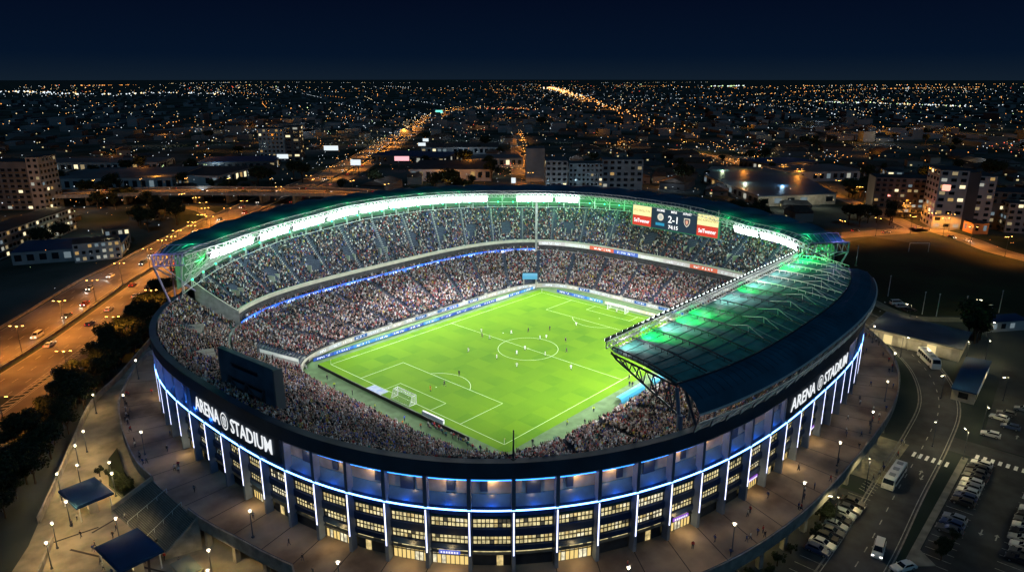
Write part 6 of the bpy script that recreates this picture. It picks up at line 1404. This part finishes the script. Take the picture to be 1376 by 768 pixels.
for k in range(5200):   # scattered house and yard lights, clustered, thinning with distance
    t=rr.random()**.85; d=math.exp(math.log(260)+t*(math.log(11000)-math.log(260))); a=YAW+rr.uniform(-.66,.66); x=CAM[0]+d*math.cos(a); y=CAM[1]+d*math.sin(a)
    if math.hypot(x,y)<125 or (130<x<270 and -110<y<5): continue
    v=nz(x,y,6.0/d) if d>900 else nz(x,y,.006)
    if rr.random()>.36+1.15*v: continue
    addl(pick(),x,y,ZG+rr.uniform(2,7),rr.choice([.35,.45,.55,.7,.7,1.0]))
for k in range(210):   # lit streets: short straight runs of evenly spaced lamps
    t=rr.random()**.8; d=math.exp(math.log(420)+t*(math.log(8000)-math.log(420))); a=YAW+rr.uniform(-.66,.66); x=CAM[0]+d*math.cos(a); y=CAM[1]+d*math.sin(a); h=YAW+rr.choice([0.3,PI/2+.3,PI/2,1.9])+rr.gauss(0,.12); n=rr.randrange(5,16); c=rr.choice(['white','amber','orange','orange','white']); stp=28+d*.012
    for j in range(n): addl(c,x+math.cos(h)*stp*j,y+math.sin(h)*stp*j,ZG+8,.8)
def run(pix,c,n,jit=1.5,b=1.0,z=ZG+8):
    P_=smooth([G(*p) for p in pix],6); L_=plen(P_)
    for k in range(n): a,d_=at_len(P_,L_*k/n); nrm=Vector((d_.y,-d_.x,0)); q_=a+nrm*rr.gauss(0,jit); addl(c if isinstance(c,str) else rr.choice(c),q_.x,q_.y,z,b)
run([(738,118.5),(760,126),(780,133),(830,152),(870,168),(920,186),(960,200)],['orange','amber','orange','orange'],300,16,1.25)
run([(738,118.5),(760,126),(785,134)],['orange','amber','white'],90,34,1.4)
run([(440,236),(500,212),(545,180),(590,154)],['amber','orange','amber','white'],150,15,1.0)
run([(590,154),(640,147),(720,150),(760,152)],['orange','amber'],50,20,.9)
run([(960,200),(1000,214),(1060,238)],['orange','amber'],40,10,.7)
run([(960,142),(1100,150),(1220,158)],['white','amber'],50,20,.7)
run([(870,138),(1000,130),(1100,124),(1200,120.5),(1320,118)],['orange','orange','amber'],120,8,.9)
run([(1020,117),(1200,115),(1376,113.5)],['orange','amber'],60,60,.9)
run([(0,124),(80,127),(150,129),(215,126),(300,129)],['white','amber','white'],110,60,1.3)
run([(225,113),(280,112),(330,111)],['amber','white'],40,60,.9); run([(100,116),(180,115)],'orange',35,60,.9)
run([(1110,140),(1210,143),(1300,147)],['white','green','amber','white'],80,25,1.1); run([(960,117),(1000,116)],['white','green'],24,50,1.3)
run([(640,149),(700,150),(760,152)],['orange','red','amber'],50,30,1.0); run([(620,110),(780,110)],['red','orange'],40,120,.8)
run([(330,175),(365,190),(420,205)],['white','white','amber'],24,25,.9); run([(215,235),(260,236),(300,228)],['white','green'],40,12,.9)
run([(340,111),(560,112)],['white','amber'],50,120,.8); run([(800,112),(960,111)],['white','amber'],36,120,.8)
for (cx_,cy_,n,c) in ((690,230,40,['orange','amber','red']),(835,195,22,['orange']),(640,175,18,['red','amber']),(985,222,30,['orange','amber']),(1120,215,26,['orange','white']),(1350,200,30,['white','orange','red']),(590,165,20,['white','amber']),(1010,205,24,['red','white','orange']),(60,240,18,['white','amber']),(235,243,40,['white','white','green']),(480,160,24,['white','orange']),(500,168,16,['white'])):
    for k in range(n): p=G(cx_+rr.gauss(0,16),cy_+rr.gauss(0,4)); addl(rr.choice(c),p.x,p.y,ZG+4,.8)
cl=dict(white=((.80,.92,1),1.7),amber=((1,.74,.38),2.0),orange=((1,.38,.08),2.5),green=((.7,1,.45),2.6),red=((1,.12,.06),2.6))
lbn=dict(white='scattered white lights',amber='scattered warm lights',orange='scattered orange street lights',green='few greenish lights',red='few red lights')
for k,(P_,Z_) in far.items(): lightfield('city_lights',P_,Z_,emat('city_'+k,*cl[k]),lbn[k]+' of the far city reaching to the horizon')
cnt=0
for c,cc,pw in (('orange',OC,5200),('amber',(1,.72,.35),3600),('white',(.8,.92,1),3000)):
    m_=0
    for (x,y,z) in far[c][0]:
        d=math.hypot(x-CAM[0],y-CAM[1])
        if 330<d<1500 and rr.random()<.45 and m_<75 and not (130<x<290 and -120<y<20) and all((x-a)**2+(y-b_)**2>c_*c_ for a,b_,c_ in busy if c_>=38): m_+=1; glight(x,y,z+8,pw*(.8 if c=='orange' else .35)*(1+d/900),cc,'city_glow',1.0)
for (px,py) in ((765,128),(790,137),(815,147),(840,157),(865,168),(895,178),(925,189)): p=G(px,py); d=(p-Vector(CAM)).length; glight(p.x,p.y,ZG+14,d*d*.012,OC,'city_glow',2.0)
# far building mass
V=[];F=[];rr=random.Random(5)
for k in range(1500):
    t=rr.random(); d=math.exp(math.log(1100)+t*(math.log(6000)-math.log(1100))); a=YAW+rr.uniform(-.66,.66); x=CAM[0]+d*math.cos(a); y=CAM[1]+d*math.sin(a); w,l,h=rr.uniform(8,26),rr.uniform(8,40),rr.choice([4,5,6,9,14 if rr.random()<.3 else 6]); c,s=math.cos(VW+rr.choice([0,.3])),math.sin(VW); i=len(V)
    for z in (ZG,ZG+h): V+=[(x+u*c-v*s,y+u*s+v*c,z) for u,v in ((-w/2,-l/2),(w/2,-l/2),(w/2,l/2),(-w/2,l/2))]
    F+=[tuple(i+b_ for b_ in f) for f in BF]
me=bpy.data.meshes.new('distant_buildings'); me.from_pydata(V,[],F); me.materials.append(mat('far_block',(.10,.115,.13),.9,var=.5,vscale=.01)); link('distant_buildings',me,label='mass of low dark buildings of the far city below the horizon',cat='buildings',kind='stuff')
# pools of the nearer streets, plus cool lights added to keep the blue roof blue
for (px,py,pw,c) in ((690,232,2500,OC),(695,215,7000,OC),(835,195,9000,OC),(850,200,7000,OC),(1235,300,1500,OC),(1150,290,1800,(1,.7,.35)),(985,218,4000,OC),(1080,232,2500,OC),(1300,300,900,OC),(1350,320,2500,OC),(235,240,7000,(.75,.95,1)),(250,245,6000,(.75,.95,1)),(290,232,6000,(.8,1,1)),(110,285,700,(.9,.95,1)),(60,320,1800,(.85,.95,1)),(25,335,1800,(1,.9,.7)),(120,320,1500,(.8,1,.6)),(150,345,1600,(1,.8,.4)),(600,235,5000,OC),(640,232,5000,OC),(970,240,3500,(.8,1,.6)),(1000,258,3500,(.9,1,.7)),(1050,283,3500,(1,.95,.7)),(1100,280,3500,(1,.9,.6)),(1280,300,900,(1,.8,.5)),(1225,305,3500,(1,.25,.2)),(200,345,1500,(1,.8,.5)),(740,272,2600,(.55,.85,1)),(820,280,2600,(.55,.85,1)),(780,268,2000,(.55,.85,1)),(1250,262,2500,(.7,.8,1)),(1050,262,3500,(.4,.7,1))):
    p=G(px,py); glight(p.x,p.y,ZG+9,pw,c,'city_glow',1.0)
for p in list(HP)+list(TP)+[LPd,LPo,LPy]+list(CP.values()):
    if p.location.z<-400:
        for ch in list(p.children_recursive)+[p]: bpy.data.objects.remove(ch)
